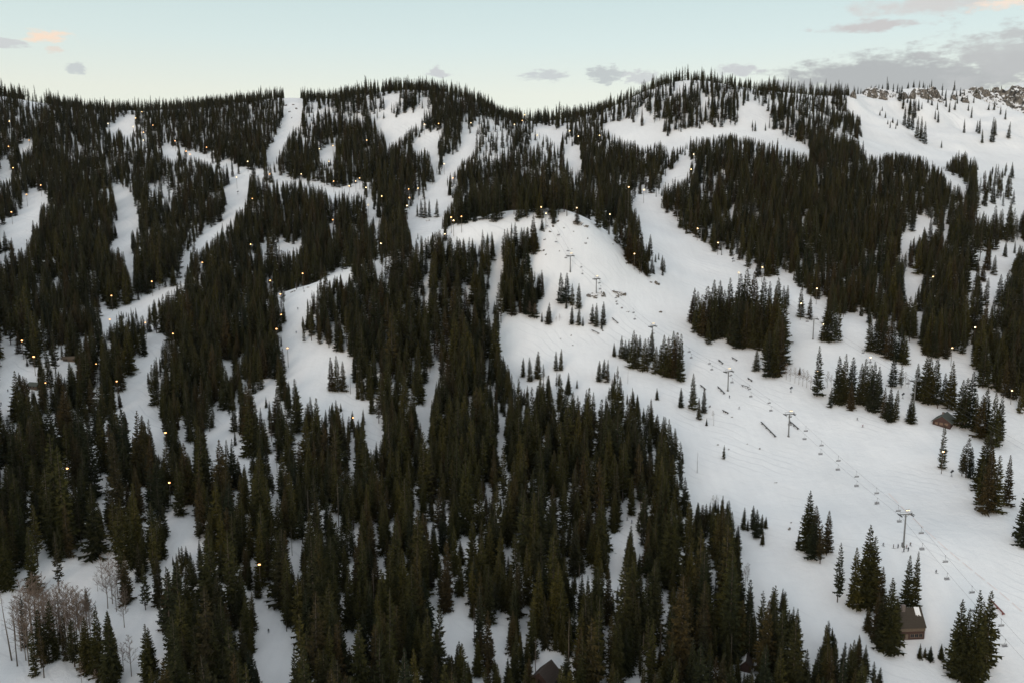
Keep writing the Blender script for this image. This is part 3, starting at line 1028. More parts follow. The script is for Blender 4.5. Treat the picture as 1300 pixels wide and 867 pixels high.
# jittered grids over the visible mountain and a margin round it, each pass filling between the trees of the last
TREES = [np.zeros(0) for _ in range(5)]
BUSY = {}


def free_spot(x, y, dmin):
    ok = np.zeros(len(x), bool)
    c = 4.0
    for i in range(len(x)):
        a, b = int(x[i] // c), int(y[i] // c)
        good = True
        for da in (-1, 0, 1):
            for db_ in (-1, 0, 1):
                for (p, q) in BUSY.get((a + da, b + db_), ()):
                    if (p - x[i]) ** 2 + (q - y[i]) ** 2 < dmin * dmin:
                        good = False
                        break
                if not good:
                    break
            if not good:
                break
        if good:
            ok[i] = True
            BUSY.setdefault((a, b), []).append((x[i], y[i]))
    return ok


def plant(x, y, hs, dmin, cell=6.0, share=1.0, thin=True, tol=0, shrink=(1.0, 0.7, 0.45)):
    global TREES
    z = ground(x, y)
    n = len(x)
    tall = np.clip(RNG.lognormal(0, 1, n) ** np.interp(y, [500, 1000], [0.26, 0.15]), 0.45, 1.5) * RNG.choice([1.0, 0.55], n, p=[0.9, 0.1])
    h0 = mean_height(y) * tall * (1 + 0.40 * fbm(x, y, 60, 2, 33)) * hs
    k = RNG.choice(len(VARIANTS), n, p=[.15, .18, .14, .10, .15, .10, .13, .05])
    um, vm, _ = project(x, y, z + h0 * 0.4)
    dens = at(DENS, um, vm, 1.0).astype(float)
    clump = fbm(x, y, 24, 2, 41) + 0.6 * fbm(x, y, 70, 2, 47)
    # share of the view that the wood should fill here, and the chance per grid cell that gives it
    fill = np.where(dens > 0.95, np.clip(np.interp(y, [380, 560], [0.935, 0.985]) + np.interp(y, [380, 560], [0.26, 0.18]) * clump, np.interp(y, [380, 560], [0.74, 0.85]), 0.996), np.clip(dens + 0.9 * clump, 0.0, 0.95))
    fill = np.where(dens < 0.1, dens * 0.5, fill)
    u0, v0, dep = project(x, y, z)
    u1, v1, _ = project(x, y + 6.0, ground(x, y + 6.0))
    cell_px = (cell * F / dep) * np.clip(np.abs(v0 - v1) * cell / 6.0, 0.6, None)
    hpx = h0 * F / dep
    prob = np.clip(-np.log(1 - fill) * cell_px / (hpx * hpx * 0.150), 0, 1) * share
    prob = np.where((dens <= 0.95) & (share < 1), 0, prob)
    live = RNG.random(n) < prob if thin else dens > 0.95
    x, y, z, h0, k = (a[live] for a in (x, y, z, h0, k))
    done = np.zeros(len(x), bool)
    h = h0.copy()
    for q, f in enumerate(shrink):
        r = np.nonzero(~done)[0]
        if len(r) == 0:
            break
        ok = fits(x[r], y[r], z[r], h0[r] * f, k[r], tol + np.where(RNG.random(len(r)) < 0.10, 7, 0))
        if q == 2:
            ok &= RNG.random(len(r)) < 0.5
        h[r[ok]] = h0[r[ok]] * f
        done[r[ok]] = True
    x, y, z, h, k = (a[done] for a in (x, y, z, h, k))
    ok = free_spot(x, y, dmin)
    TREES = [np.concatenate([p, q[ok]]) for p, q in zip(TREES, (x, y, z, h, k))]
    return int(ok.sum())


def grid_points(cell):
    x, y = np.meshgrid(np.arange(-900, 1000, cell), np.arange(215, 1480, cell))
    x = x.ravel() + RNG.uniform(-.5, .5, x.size) * cell * 0.95
    y = y.ravel() + RNG.uniform(-.5, .5, y.size) * cell * 0.95
    u, v, d = project(x, y, ground(x, y))
    keep = (u > -140) & (u < 1440) & (v < 990) & (v > 60)
    return x[keep], y[keep]


for cell, hs, dmin, share in ((4.0, 1.0, 2.5, 1.0), (5.0, 0.85, 2.6, 0.6)):
    print("woods pass", plant(*grid_points(cell), hs, dmin, cell, share))


def cover(X, Y, Z, H, K):
    """front to back pass over the picture: which tree each photograph pixel shows"""
    ub, vb, db = project(X, Y, Z)
    ut, vt, dt = project(X, Y, Z + H)
    buf = np.full((867, 1300), -1, np.int32)
    K = K.astype(int)
    for i in np.argsort(db):
        if ub[i] < -30 or ub[i] > 1330 or vt[i] > 866 or vb[i] < 0:
            continue
        hp = vb[i] - vt[i]
        wpx = RADIUS[K[i]] * hp
        for r in range(max(0, int(vt[i])), min(867, int(vb[i]) + 1)):
            s = (r + .5 - vt[i]) / hp
            c = ut[i] + (ub[i] - ut[i]) * s
            k = wpx * min(1, max(0, s)) ** 0.75
            x0, x1 = max(0, int(c - k)), min(1300, int(c + k) + 1)
            if x1 > x0:
                row = buf[r, x0:x1]
                row[row < 0] = i
    return buf


# gaps that the photograph shows wooded
WOODPX = ~SNOWPX[:867, 100:1400] & (DENS[:867, 100:1400] > 0.95)
WOODPX[:150] = False
for turn in range(3):
    buf = cover(*TREES)
    bare = WOODPX & (buf < 0)
    core = bare.copy()
    for dv_, du_ in ((0, 2), (0, -2), (4, 0), (-4, 0), (2, 1), (-2, -1)):
        core &= np.roll(bare, (dv_, du_), (0, 1))
    gap = np.argwhere(core)
    print("wooded pixels still bare", bare.sum() / WOODPX.sum(), len(gap))
    pick = gap[RNG.permutation(len(gap))[:2600]]
    pts = []
    for (v, u) in pick:
        y0 = 300 + (867 - v) * 1.0
        p = hit(u, v + RNG.uniform(0.05, 0.5) * 24 * F / np.interp(v, [120, 300, 450, 613, 867], [1160, 800, 550, 405, 280]))
        pts.append(p)
    pts = np.array(pts)
    print("gap fill", plant(pts[:, 0], pts[:, 1], 0.92, 2.4, thin=False, tol=1))
gx, gy, gzv, hh, var = TREES
var = var.astype(int)
print("woods", len(gx))

# trees that stand free on the snow, by foot and height in the photograph: (u, foot v, height, variant)
FREE = [
    # knoll
    (712, 386, 38, 1), (719, 385, 37, 2), (726, 388, 27, 1), (726, 412, 24, 2), (735, 392, 31, 2), (735, 413, 22, 1), (696, 411, 26, 0), (688, 409, 13, 2),
    (752, 411, 24, 1), (757, 415, 29, 2), (766, 413, 29, 2), (764, 418, 11, 1), (688, 377, 33, 2), (683, 380, 30, 1), (677, 315, 40, 0), (670, 322, 32, 2), (664, 330, 34, 1), (688, 292, 16, 3), (703, 284, 15, 3), (733, 285, 24, 1), (719, 392, 14, 2), (740, 414, 12, 2),
    # wood beside the knoll
    (783, 309, 30, 2), (788, 312, 30, 1), (793, 318, 33, 2), (797, 329, 36, 1), (801, 335, 34, 2), (806, 338, 42, 1), (810, 341, 40, 2), (815, 344, 36, 1), (813, 330, 34, 2), (806, 300, 34, 1), (800, 298, 36, 2), (811, 304, 30, 1), (819, 348, 24, 2), (822, 351, 22, 1), (825, 325, 26, 2), (827, 347, 20, 2), (832, 333, 10, 2), (836, 330, 9, 2), (840, 343, 18, 2), (843, 346, 17, 1), (841, 350, 13, 2), (830, 348, 12, 2), (823, 330, 22, 1),
    # lower ones under the knoll
    (780, 452, 17, 0), (788, 455, 28, 1), (794, 456, 24, 0), (803, 467, 46, 1), (808, 468, 42, 2), (812, 452, 26, 2), (818, 471, 40, 1), (822, 472, 42, 5), (828, 458, 38, 2), (832, 474, 34, 1), (838, 474, 36, 2), (842, 477, 50, 1), (848, 477, 48, 0), (854, 476, 54, 1), (858, 480, 56, 2), (863, 484, 58, 2), (798, 453, 22, 1),
    (834, 507, 15, 0), (864, 517, 25, 2), (879, 520, 45, 1), (887, 532, 27, 1), (893, 524, 32, 2), (897, 540, 10, 3), (919, 582, 18, 1),
    (944, 671, 28, 2), (949, 673, 16, 2), (956, 671, 30, 2), (960, 682, 36, 1), (966, 677, 25, 2), (972, 670, 15, 0), (968, 691, 18, 0),
    # small ones above the big wood's upper edge
    (664, 478, 24, 2), (673, 484, 30, 2), (682, 480, 34, 2), (690, 482, 20, 5), (706, 470, 24, 1), (712, 470, 27, 2), (760, 484, 26, 2), (766, 480, 24, 2), (771, 485, 28, 1),
    # island wood in the middle of the slope
    (880, 409, 42, 0), (885, 418, 46, 1), (890, 424, 48, 2), (896, 428, 62, 2), (901, 429, 56, 1), (907, 430, 60, 2), (913, 424, 58, 1), (918, 427, 56, 0), (924, 426, 54, 2), (929, 434, 60, 2), (934, 440, 66, 1), (940, 441, 62, 2), (946, 442, 58, 1), (952, 442, 60, 1), (957, 440, 62, 2), (962, 439, 56, 2), (967, 437, 60, 1), (972, 436, 58, 2), (977, 434, 56, 2), (983, 438, 64, 1), (988, 440, 60, 2), (993, 436, 56, 1), (960, 471, 28, 1), (975, 478, 56, 1), (983, 477, 70, 0), (990, 476, 72, 1), (994, 462, 60, 2), (903, 405, 48, 2), (912, 404, 46, 1), (938, 410, 60, 2), (948, 408, 64, 1), (958, 405, 58, 2), (968, 408, 54, 1), (925, 405, 50, 1), (986, 398, 44, 2), (995, 392, 28, 1), (999, 388, 25, 2), (976, 405, 46, 2), (984, 415, 50, 1),
    # middle right
    (1017, 403, 35, 2), (1028, 405, 28, 1), (1051, 412, 42, 1), (1056, 434, 58, 1), (1062, 433, 50, 2), (1049, 432, 46, 0), (1043, 431, 12, 2), (1104, 446, 42, 2), (1111, 448, 46, 1), (1117, 447, 44, 1), (1122, 450, 42, 2), (1128, 455, 46, 1), (1134, 456, 44, 2), (1141, 459, 46, 1), (1147, 461, 40, 0), (1152, 424, 46, 0), (1158, 425, 44, 1), (1173, 440, 42, 1), (1178, 442, 40, 2),
    (1037, 503, 62, 1), (1015, 475, 10, 0), (1054, 517, 25, 1), (1064, 511, 58, 0), (1071, 511, 60, 1), (1080, 506, 52, 2), (1080, 520, 36, 0), (1090, 514, 52, 1), (1096, 514, 57, 1), (1107, 521, 60, 0), (1103, 514, 50, 2), (1116, 516, 50, 2), (1122, 530, 38, 1), (1129, 534, 42, 0), (1136, 533, 38, 1), (1155, 536, 32, 0), (1133, 491, 42, 1), (1144, 492, 28, 4), (1163, 508, 46, 1), (1172, 510, 62, 1), (1178, 511, 56, 0), (1184, 511, 58, 2), (1190, 518, 42, 4), (1198, 514, 40, 1), (1206, 518, 58, 0), (1218, 541, 58, 1), (1224, 543, 62, 4), (1230, 541, 68, 1), (1237, 548, 48, 1), (1249, 552, 60, 0), (1244, 556, 54, 1), (1259, 566, 66, 1), (1268, 559, 56, 2), (1264, 562, 46, 1),
    (1247, 622, 70, 0), (1253, 652, 85, 1), (1245, 640, 60, 2), (1260, 650, 72, 1), (1256, 610, 62, 1), (1277, 642, 64, 1), (1226, 606, 50, 4), (1221, 604, 38, 4), (1232, 607, 40, 1), (1195, 595, 55, 7), (1299, 692, 84, 0),
    # foreground right
    (1025, 697, 74, 0), (1032, 709, 56, 1), (1041, 715, 50, 4), (1050, 702, 54, 1), (1036, 700, 58, 1), (1013, 696, 20, 1), (1063, 764, 76, 4), (1083, 772, 78, 1), (1099, 766, 100, 0), (1106, 764, 84, 1), (1118, 776, 58, 1), (1127, 824, 92, 0), (1112, 814, 64, 1), (1101, 800, 32, 0), (1136, 818, 62, 1), (1120, 820, 66, 0),
    (1151, 770, 66, 1), (1161, 769, 70, 1), (1167, 835, 20, 3), (1174, 834, 14, 3), (1181, 838, 20, 3), (1194, 836, 21, 3), (1214, 857, 98, 0), (1224, 862, 92, 3), (1234, 865, 118, 0), (1241, 858, 96, 1), (1250, 846, 98, 1),
    # left
    (7.5, 318, 24, 3), (421, 496, 42, 2), (429, 496, 44, 1), (435, 497, 38, 1), (535, 276, 22, 1), (540, 277, 24, 1), (545, 276, 22, 2), (555, 276, 22, 1), (530, 275, 16, 2), (180, 613, 90, 0), (25, 531, 60, 3), (189, 868, 78, 1), (128, 858, 92, 0), (143, 872, 98, 6), (112, 852, 70, 0),
    (45, 320, 38, 1), (560, 210, 20, 2), (558, 222, 16, 2),
    (52, 842, 70, 5), (68, 835, 75, 5), (84, 838, 62, 7), (60, 840, 52, 7), (45, 858, 60, 7), (56, 860, 74, 5), (32, 822, 66, 7), (95, 846, 60, 4),
    (559, 866, 100, 7), (584, 874, 64, 3), (569, 872, 44, 3), (573, 880, 50, 0),
    # upper right bowl
    (1224, 169, 17, 2), (1191, 156, 15, 2), (1187, 152, 12, 2), (1243, 170, 18, 2), (1247, 182, 17, 2), (1259, 181, 30, 2), (1263, 172, 20, 2), (1240, 168, 14, 2), (1280, 176, 20, 1), (1195, 188, 9, 2), (1153, 164, 26, 2), (1158, 166, 30, 1), (1148, 160, 24, 2), (1164, 176, 26, 1), (1169, 180, 30, 1), (1174, 183, 27, 1), (1161, 150, 22, 2), (1155, 146, 20, 1), (1200, 128, 14, 2), (1209, 124, 12, 2), (1214, 124, 10, 2), (1219, 123, 11, 2), (1224, 123, 9, 2), (1239, 124, 13, 1), (1143, 129, 18, 1), (1141, 128, 16, 2), (1147, 134, 16, 2), (1205, 143, 14, 2), (1233, 150, 14, 2), (1124, 150, 8, 3), (1130, 163, 9, 2), (1137, 164, 8, 2),
    (1196, 122, 10, 2), (1207, 128, 9, 1), (1215, 132, 10, 2), (1221, 129, 8, 3), (1228, 130, 9, 2), (1236, 131, 10, 2), (1243, 124, 9, 1), (1250, 124, 8, 2), (1257, 122, 9, 3), (1264, 121, 8, 2), (1271, 117, 8, 1), (1201, 136, 11, 2), (1212, 140, 11, 1), (1229, 141, 9, 2), (1262, 140, 12, 2), (1270, 146, 11, 1), (1276, 152, 13, 2), (1255, 140, 9, 3), (1100, 113, 6, 3), (1106, 112, 7, 3), (1112, 113, 6, 1), (1120, 114, 7, 3), (1093, 116, 7, 2), (1089, 117, 9, 2), (1127, 118, 8, 2), (1134, 117, 10, 2), (1139, 119, 12, 2), (1145, 118, 9, 1), (1153, 110, 8, 3), (1160, 108, 9, 3), (1167, 111, 9, 1), (1172, 112, 8, 3), (1152, 131, 12, 2), (1160, 136, 14, 1), (1166, 141, 14, 2), (1155, 140, 16, 2), (1190, 140, 10, 2), (1183, 134, 10, 3), (1178, 131, 10, 1), (1170, 139, 9, 2), (1120, 141, 6, 3), (1117, 147, 7, 3), (1133, 156, 7, 3), (1139, 160, 8, 2), (1127, 158, 6, 3), (1146, 139, 14, 1),
    # right opening
    (1261, 349, 24, 1), (1276, 326, 20, 0), (1288, 322, 15, 2), (1248, 357, 22, 0), (1240, 362, 24, 1), (1251, 388, 34, 1), (1268, 388, 38, 1), (1238, 378, 20, 2), (1233, 386, 24, 1),
]
fr = []
for (u, v, h, k) in FREE:
    p = hit(u, v)
    fr.append((p[0], p[1], p[2], h / scale_at(p) / math.cos(PITCH) * 1.04, k, u, v))

# ------------------------------------------------------------------ which trees show largest: a front to back pass over the picture
ax_ = np.concatenate([gx, [q[0] for q in fr]])
ay_ = np.concatenate([gy, [q[1] for q in fr]])
az_ = np.concatenate([gzv, [q[2] for q in fr]])
ah_ = np.concatenate([hh, [q[3] for q in fr]])
av_ = np.concatenate([var, [q[4] for q in fr]]).astype(int)
nfree0 = len(gx)
ub, vb_, db = project(ax_, ay_, az_)
ut, vt, dt = project(ax_, ay_, az_ + ah_)
idb = cover(ax_, ay_, az_, ah_, av_)
SEEN = np.bincount(idb[idb >= 0].ravel(), minlength=len(ax_))
N_SINGLE = 300
order = np.argsort(-SEEN)
single = set(int(i) for i in order[:N_SINGLE])
print("free trees", len(fr), "singles", len(single), "of them free", sum(i >= nfree0 for i in single), "smallest single px", SEEN[order[N_SINGLE - 1]])


# ------------------------------------------------------------------ single trees with labels of their own
SHAPE = ["full crowned", "slender", "narrow columnar", "broad based", "gappy", "bare stemmed", "drooping", "needle thin"]
ORD = ["first", "second", "third", "fourth", "fifth", "sixth", "seventh", "eighth", "ninth", "tenth", "eleventh", "twelfth", "thirteenth", "fourteenth", "fifteenth", "sixteenth", "seventeenth", "eighteenth", "nineteenth", "twentieth"]


def ordinal(k):
    return ORD[k] if k < len(ORD) else "%dth" % (k + 1)


def tree_zone(u, v):
    if v < 500 and 870 < u < 1003:
        return "in the island wood amid the piste"
    if u > 1000 and v < 475:
        return "by the upper right lift line"
    if u > 1000 and v < 545:
        return "in the row left of red hut" if u < 1145 else "around the grey T shaped tower"
    if u > 1180 and v < 700:
        return "below the red hut"
    if 1000 < u <= 1058 and v < 730:
        return "in the clump above the cabin"
    if u > 770 and v < 500:
        return "in the copse below the knoll"
    if 640 < u < 850 and v < 430:
        return "on the white knoll"
    if u > 1200:
        return "in the big clump right of cabin"
    if u > 1058 and v < 830:
        return "close around the brown cabin"
    cols = [(60, "at the far left"), (125, "left of the aspen clearing"), (215, "behind the aspen clearing"), (270, "right of the aspen clearing"), (330, "left of the skier's lane"), (390, "along the skier's lane"),
            (450, "right of the skier's lane"), (510, "well left of snag clearing"), (560, "beside the snag clearing"), (620, "behind the snag clearing"), (665, "right of the snag clearing"),
            (715, "behind the dark cabin roof"), (765, "right of the dark cabin roof"), (810, "along the sunken trail"), (860, "right of the sunken trail"), (905, "left of the snowy shed"), (955, "behind the snowy shed"), (1010, "right of the snowy shed"), (1400, "below the brown cabin")]
    c = next(n for lim, n in cols if u < lim)
    rows = [(520, "far up"), (600, "high up"), (650, "midway up"), (690, "in middle rank"), (730, "in fourth rank"), (775, "in third rank"), (820, "in second rank"), (865, "in front rank"), (2000, "at bottom edge")]
    r = next(n for lim, n in rows if v < lim)
    return r + " " + c


PROTO = {}
zoned = {}
for i in single:
    zoned.setdefault(tree_zone(ub[i], vb_[i]), []).append(i)
for z_, L_ in sorted(zoned.items()):
    L_.sort(key=lambda i: ub[i])
    hs = sorted(ah_[i] for i in L_)
    for k, i in enumerate(L_):
        size = "tall" if ah_[i] > 26 else ("small" if ah_[i] < 15 else "medium")
        kind = int(av_[i])
        who = "%s %s spruce, %s from left %s" % (size, SHAPE[kind], ordinal(k), z_) if len(L_) > 1 else "%s %s spruce standing %s" % (size, SHAPE[kind], z_)
        loc = (ax_[i], ay_[i], az_[i])
        rz = (i * 2.399) % (2 * PI)
        if kind not in PROTO:
            o = empty("spruce_tree", loc, rz)
            link("trunk", TRUNKS[kind], o)
            link("crown", CROWNS[kind], o)
            PROTO[kind] = o
        else:
            o = copy_thing(PROTO[kind], loc, rz)
        wid = (0.95 + 0.16 * math.sin(i * 1.7) + (0.2 if i >= nfree0 and vb_[i] - vt[i] < 60 else 0)) * float(np.interp(ay_[i], [600, 1050], [1.0, 0.78]))
        o.scale = (ah_[i] * wid, ah_[i] * wid, ah_[i])
        tag(o, who, "spruce", "spruces of the mountain forest")

# ------------------------------------------------------------------ all further trees: one object of stuff
rest_i = np.array([i for i in range(len(ax_)) if i not in single])


def build_forest():
    me = bpy.data.meshes.new("spruce_forest")
    n = len(rest_i)
    me.vertices.add(n)
    me.vertices.foreach_set('co', np.stack([ax_[rest_i], ay_[rest_i], az_[rest_i] - 0.2], -1).ravel())

    def attr(name, typ, data):
        a = me.attributes.new(name, typ, 'POINT')
        a.data.foreach_set('value' if typ != 'FLOAT_VECTOR' else 'vector', np.ascontiguousarray(data).ravel())
    wid = (RNG.uniform(0.8, 1.22, n) + 0.2 * (rest_i >= nfree0)) * np.interp(ay_[rest_i], [600, 1050], [1.0, 0.76])
    h = ah_[rest_i]
    attr('tree_size', 'FLOAT_VECTOR', np.stack([h * wid, h * wid, h], -1).astype(np.float32))
    attr('tree_turn', 'FLOAT_VECTOR', np.stack([RNG.normal(0, .02, n), RNG.normal(0, .02, n), RNG.uniform(0, 2 * PI, n)], -1).astype(np.float32))
    attr('tree_kind', 'INT', av_[rest_i].astype(np.int32))
    o = link("spruce_forest", me)
    ng = bpy.data.node_groups.new("forest", 'GeometryNodeTree')
    ng.interface.new_socket("Geometry", in_out='INPUT', socket_type='NodeSocketGeometry')
    ng.interface.new_socket("Geometry", in_out='OUTPUT', socket_type='NodeSocketGeometry')
    N, L = ng.nodes, ng.links
    gi, go = N.new('NodeGroupInput'), N.new('NodeGroupOutput')
    join = N.new('GeometryNodeJoinGeometry')
    kinds = sorted(PROTO)
    for k in reversed(kinds):
        two = N.new('GeometryNodeJoinGeometry')
        for ch in PROTO[k].children:
            oi = N.new('GeometryNodeObjectInfo')
            oi.transform_space = 'ORIGINAL'
            oi.inputs['Object'].default_value = ch
            oi.inputs['As Instance'].default_value = False
            L.new(oi.outputs['Geometry'], two.inputs[0])
        g2i = N.new('GeometryNodeGeometryToInstance')
        L.new(two.outputs[0], g2i.inputs[0])
        L.new(g2i.outputs[0], join.inputs[0])
    iop = N.new('GeometryNodeInstanceOnPoints')

    def named(nm, typ):
        a = N.new('GeometryNodeInputNamedAttribute')
        a.data_type = typ
        a.inputs['Name'].default_value = nm
        return a.outputs['Attribute']
    L.new(gi.outputs[0], iop.inputs['Points'])
    L.new(join.outputs[0], iop.inputs['Instance'])
    iop.inputs['Pick Instance'].default_value = True
    L.new(named('tree_kind', 'INT'), iop.inputs['Instance Index'])
    e2r = N.new('FunctionNodeEulerToRotation')
    L.new(named('tree_turn', 'FLOAT_VECTOR'), e2r.inputs[0])
    L.new(e2r.outputs[0], iop.inputs['Rotation'])
    L.new(named('tree_size', 'FLOAT_VECTOR'), iop.inputs['Scale'])
    L.new(iop.outputs[0], go.inputs[0])
    md = o.modifiers.new("forest", 'NODES')
    md.node_group = ng
    tag(o, "dark spruce forest covering the far slopes", kind='stuff')


build_forest()

# ------------------------------------------------------------------ bare aspens and dead snags
ASP = [(27, 826, 82), (36, 822, 88), (44, 832, 90), (54, 834, 84), (62, 832, 92), (71, 832, 86), (79, 824, 94), (88, 832, 90), (96, 820, 82), (104, 830, 86), (110, 824, 76), (116, 816, 70), (46, 796, 76), (58, 794, 74), (76, 802, 78), (100, 800, 72), (114, 796, 66), (150, 760, 50), (160, 778, 50), (48, 815, 85), (58, 822, 95), (66, 818, 88), (75, 826, 92), (84, 815, 90), (92, 826, 98), (99, 829, 95), (106, 820, 88), (112, 812, 80), (40, 806, 80), (30, 800, 75), (52, 800, 78), (124, 750, 32), (137, 772, 56),
       (148, 776, 58), (143, 766, 52), (130, 742, 44), (158, 796, 58), (167, 858, 62), (157, 852, 45), (104, 870, 40), (122, 872, 30), (37, 845, 72), (33, 838, 68), (140, 742, 40), (20, 812, 70), (63, 806, 70), (88, 806, 75),
       (998, 482, 21), (1003, 484, 23), (1009, 486, 23), (1014, 488, 20), (1019, 490, 22), (1024, 492, 21), (1029, 494, 22), (1050, 492, 20), (1055, 490, 18), (1149, 490, 17), (1153, 492, 15), (905, 646, 22), (909, 645, 20), (946, 745, 28), (949, 738, 25),
       (710, 408, 12), (706, 409, 10), (672, 403, 24), (679, 405, 20), (1120, 512, 18), (816, 452, 17), (905, 532, 12)]
am = [aspen_mesh(300 + k) for k in range(4)]
at_ = [trunk_mesh("aspen_trunk", ASPENBARK, 0.0085, 320 + k, 0.97, 5) for k in range(4)]
ap = {}


def asp_zone(u, v):
    if u < 118 and v < 840:
        return "in the grey thicket at lower left"
    if u < 118:
        return "in front of the lower left thicket"
    if u < 200:
        return "in the snowy clearing at lower left"
    if u > 990:
        return "in the hedge beside the lift line"
    if u > 850:
        return "on the big wood's right edge"
    return "on the white knoll"


az = {}
for q in ASP:
    az.setdefault(asp_zone(q[0], q[1]), []).append(q)
for z_, L_ in az.items():
    L_.sort()
    for k, (u, v, h) in enumerate(L_):
        p = hit(u, v)
        H_ = h / scale_at(p) * (0.78 + 0.34 * ((k * 37 + int(u) * 11) % 10) / 10)
        kd = (k * 7 + int(u)) % 4
        if kd not in ap:
            o = empty("bare_aspen", p, u * 1.3)
            link("trunk", at_[kd], o)
            link("branches", am[kd], o)
            ap[kd] = o
        else:
            o = copy_thing(ap[kd], p, u * 1.3)
        o.scale = (H_ * 1.15, H_ * 1.15, H_)
        tag(o, "leafless tan aspen, %s from left %s" % (ordinal(k), z_), "aspen", "bare aspens")

SNAGS = [(15, 838, 95, "leaning dead grey conifer at the far left of the thicket"), (22, 845, 80, "shorter dead conifer beside the leaning grey snag"), (602, 818, 56, "dead grey snag standing in the small white clearing"),
         (885, 600, 29, "thin bare stem on the piste edge below the copse"), (906, 540, 19, "short thin snag beside the little spruces on the piste"), (797, 487, 19, "thin bare stem just above the big wood"), (371, 705, 42, "dead slender conifer in the forest gap left of centre"),
         (462, 545, 30, "thin dead stem by the white lane right of two spruces"), (445, 500, 28, "thin dead stem beside three spruces in the left piste")]
THIN_TRUNKS = [(475, 790, 74), (486, 846, 66), (542, 704, 58), (430, 668, 60), (392, 668, 52), (405, 690, 58), (378, 650, 50), (521, 640, 48), (628, 725, 60), (668, 742, 54), (700, 800, 60), (722, 838, 62), (735, 770, 58), (760, 790, 64), (764, 815, 60), (806, 826, 62), (816, 855, 60), (823, 858, 56), (838, 840, 60), (868, 815, 64), (872, 838, 58), (893, 850, 62), (917, 820, 60), (927, 855, 58), (680, 860, 58), (290, 760, 58), (262, 800, 62), (309, 700, 50), (612, 650, 46), (345, 560, 40), (330, 556, 38), (352, 600, 40)]
for k, (u, v, h) in enumerate(sorted(THIN_TRUNKS)):
    SNAGS.append((u, v, h, "thin grey dead stem, %s from left among the big wood's spruces" % ordinal(k)))
st = trunk_mesh("snag_trunk", DEADWOOD, 0.010, 77, 0.97, 5)
sb_ = snag_mesh(78)
s0 = None
for (u, v, h, lab) in SNAGS:
    p = hit(u, v)
    H_ = h / scale_at(p)
    if s0 is None:
        s0 = o = empty("dead_conifer", p)
        link("trunk", st, o)
        link("branches", sb_, o)
    else:
        o = copy_thing(s0, p, u)
    o.scale = (H_, H_, H_)
    tag(o, lab, "dead tree")
s0.rotation_euler = (0, rad(-4), 0)

# ------------------------------------------------------------------ floodlights
STEEL = simple_mat("galvanised_steel", (0.17, 0.17, 0.165), 0.6, 0.3, 0.15, 4)
DARKSTEEL = simple_mat("dark_steel", (0.06, 0.06, 0.062), 0.5, 0.4, 0.2, 4)
WOODPOLE = simple_mat("pole_wood", (0.10, 0.08, 0.06), 0.9, noise=0.3)
GLOW = emit_mat("warm_lamp", (1.0, 0.62, 0.24), 7.0)
GLOW_O = emit_mat("orange_lamp", (1.0, 0.45, 0.13), 6.0)
GLOW_W = emit_mat("white_lamp", (1.0, 0.72, 0.38), 6.5)


def pole_mesh(H_, r=0.16, mat=None):
    mb = MB()
    mb.tube((0, 0, -0.6), (0, 0, H_), r, r * 0.7, 8)
    return mb.mesh("lamp_pole", mat or WOODPOLE, True)


def housing_mesh():
    mb = MB()
    mb.box((0, 0.12, 0.28), (0.95, 0.5, 0.08))
    mb.box((0, 0.34, 0.0), (0.95, 0.08, 0.56))
    mb.tube((0, 0.3, -0.5), (0, 0.3, -0.1), 0.06)
    return mb.mesh("lamp_housing", DARKSTEEL)


def lens_mesh(mat):
    """bulging glass of a floodlight"""
    bm = bmesh.new()
    bmesh.ops.create_uvsphere(bm, u_segments=10, v_segments=6, radius=0.42)
    bmesh.ops.scale(bm, vec=(1.0, 0.72, 0.66), verts=bm.verts)
    me = bpy.data.meshes.new("lamp_lens")
    bm.to_mesh(me)
    bm.free()
    me.materials.append(mat)
    return me


HOUSING = housing_mesh()
GLOW_T = emit_mat("tower_lamp", (1.0, 0.72, 0.36), 1.9)
TOWER_LENS = lens_mesh(GLOW_T)
LENS = [lens_mesh(GLOW), lens_mesh(GLOW_O), lens_mesh(GLOW_W)]


def lamp_zone(u, v):
    if v < 225 and u < 330:
        return "high on the far left slope"
    if v < 225 and u < 640:
        return "below the middle summit"
    if v < 225:
        return "near the saddle" if u < 800 else "above the right piste's top"
    if v < 345 and u < 335:
        return "beside the far left pistes"
    if u < 600 and v < 300:
        return "around the basin left of the knoll"
    if u < 600 and v < 430 and u > 335:
        return "above the cat road left of centre"
    if u < 335 and v < 430:
        return "along the left winding trail"
    if u < 335 and v < 640:
        return "in the lower left woods"
    if u < 500:
        return "in the woods left of centre"
    if u < 850 and v < 330:
        return "along the top of the knoll"
    if v < 430:
        return "in the upper right woods"
    return "along the lower right piste"


lz = {}
for q in LAMPS:
    lz.setdefault(lamp_zone(q[5], q[6]), []).append(q)
for z_, L_ in lz.items():
    L_.sort(key=lambda q: q[5])
    for k, (x, y, z, H_, s, u, v) in enumerate(L_):
        o = empty("floodlight", (x, y, z), 0)
        link("pole", pole_mesh(H_), o)
        hd = link("lamp_housing", HOUSING, o, (0, -0.1, H_ + 0.35))
        kind = (int(u) * 7 + int(v)) % 3
        if u < 380 and v > 340:
            kind = 1
        if u > 700:
            kind = 0 if (int(u) % 2) else 2
        ln = link("lens", LENS[kind], hd, (0, 0.0, 0))
        sc_ = s * np.interp(y, [300, 600, 1100], [0.95, 1.0, 1.35])
        hd.scale = (sc_, sc_, sc_)
        col = ("warm yellow", "orange", "pale yellow")[kind]
        tag(o, "lit %s floodlight, %s from left %s" % (col, ordinal(k), z_), "floodlight", "floodlights of the night pistes")


# ------------------------------------------------------------------ chairlifts
def box_me(name, size, mat, off=(0, 0, 0)):
    mb = MB()
    mb.box(off, size)
    return mb.mesh(name, mat)


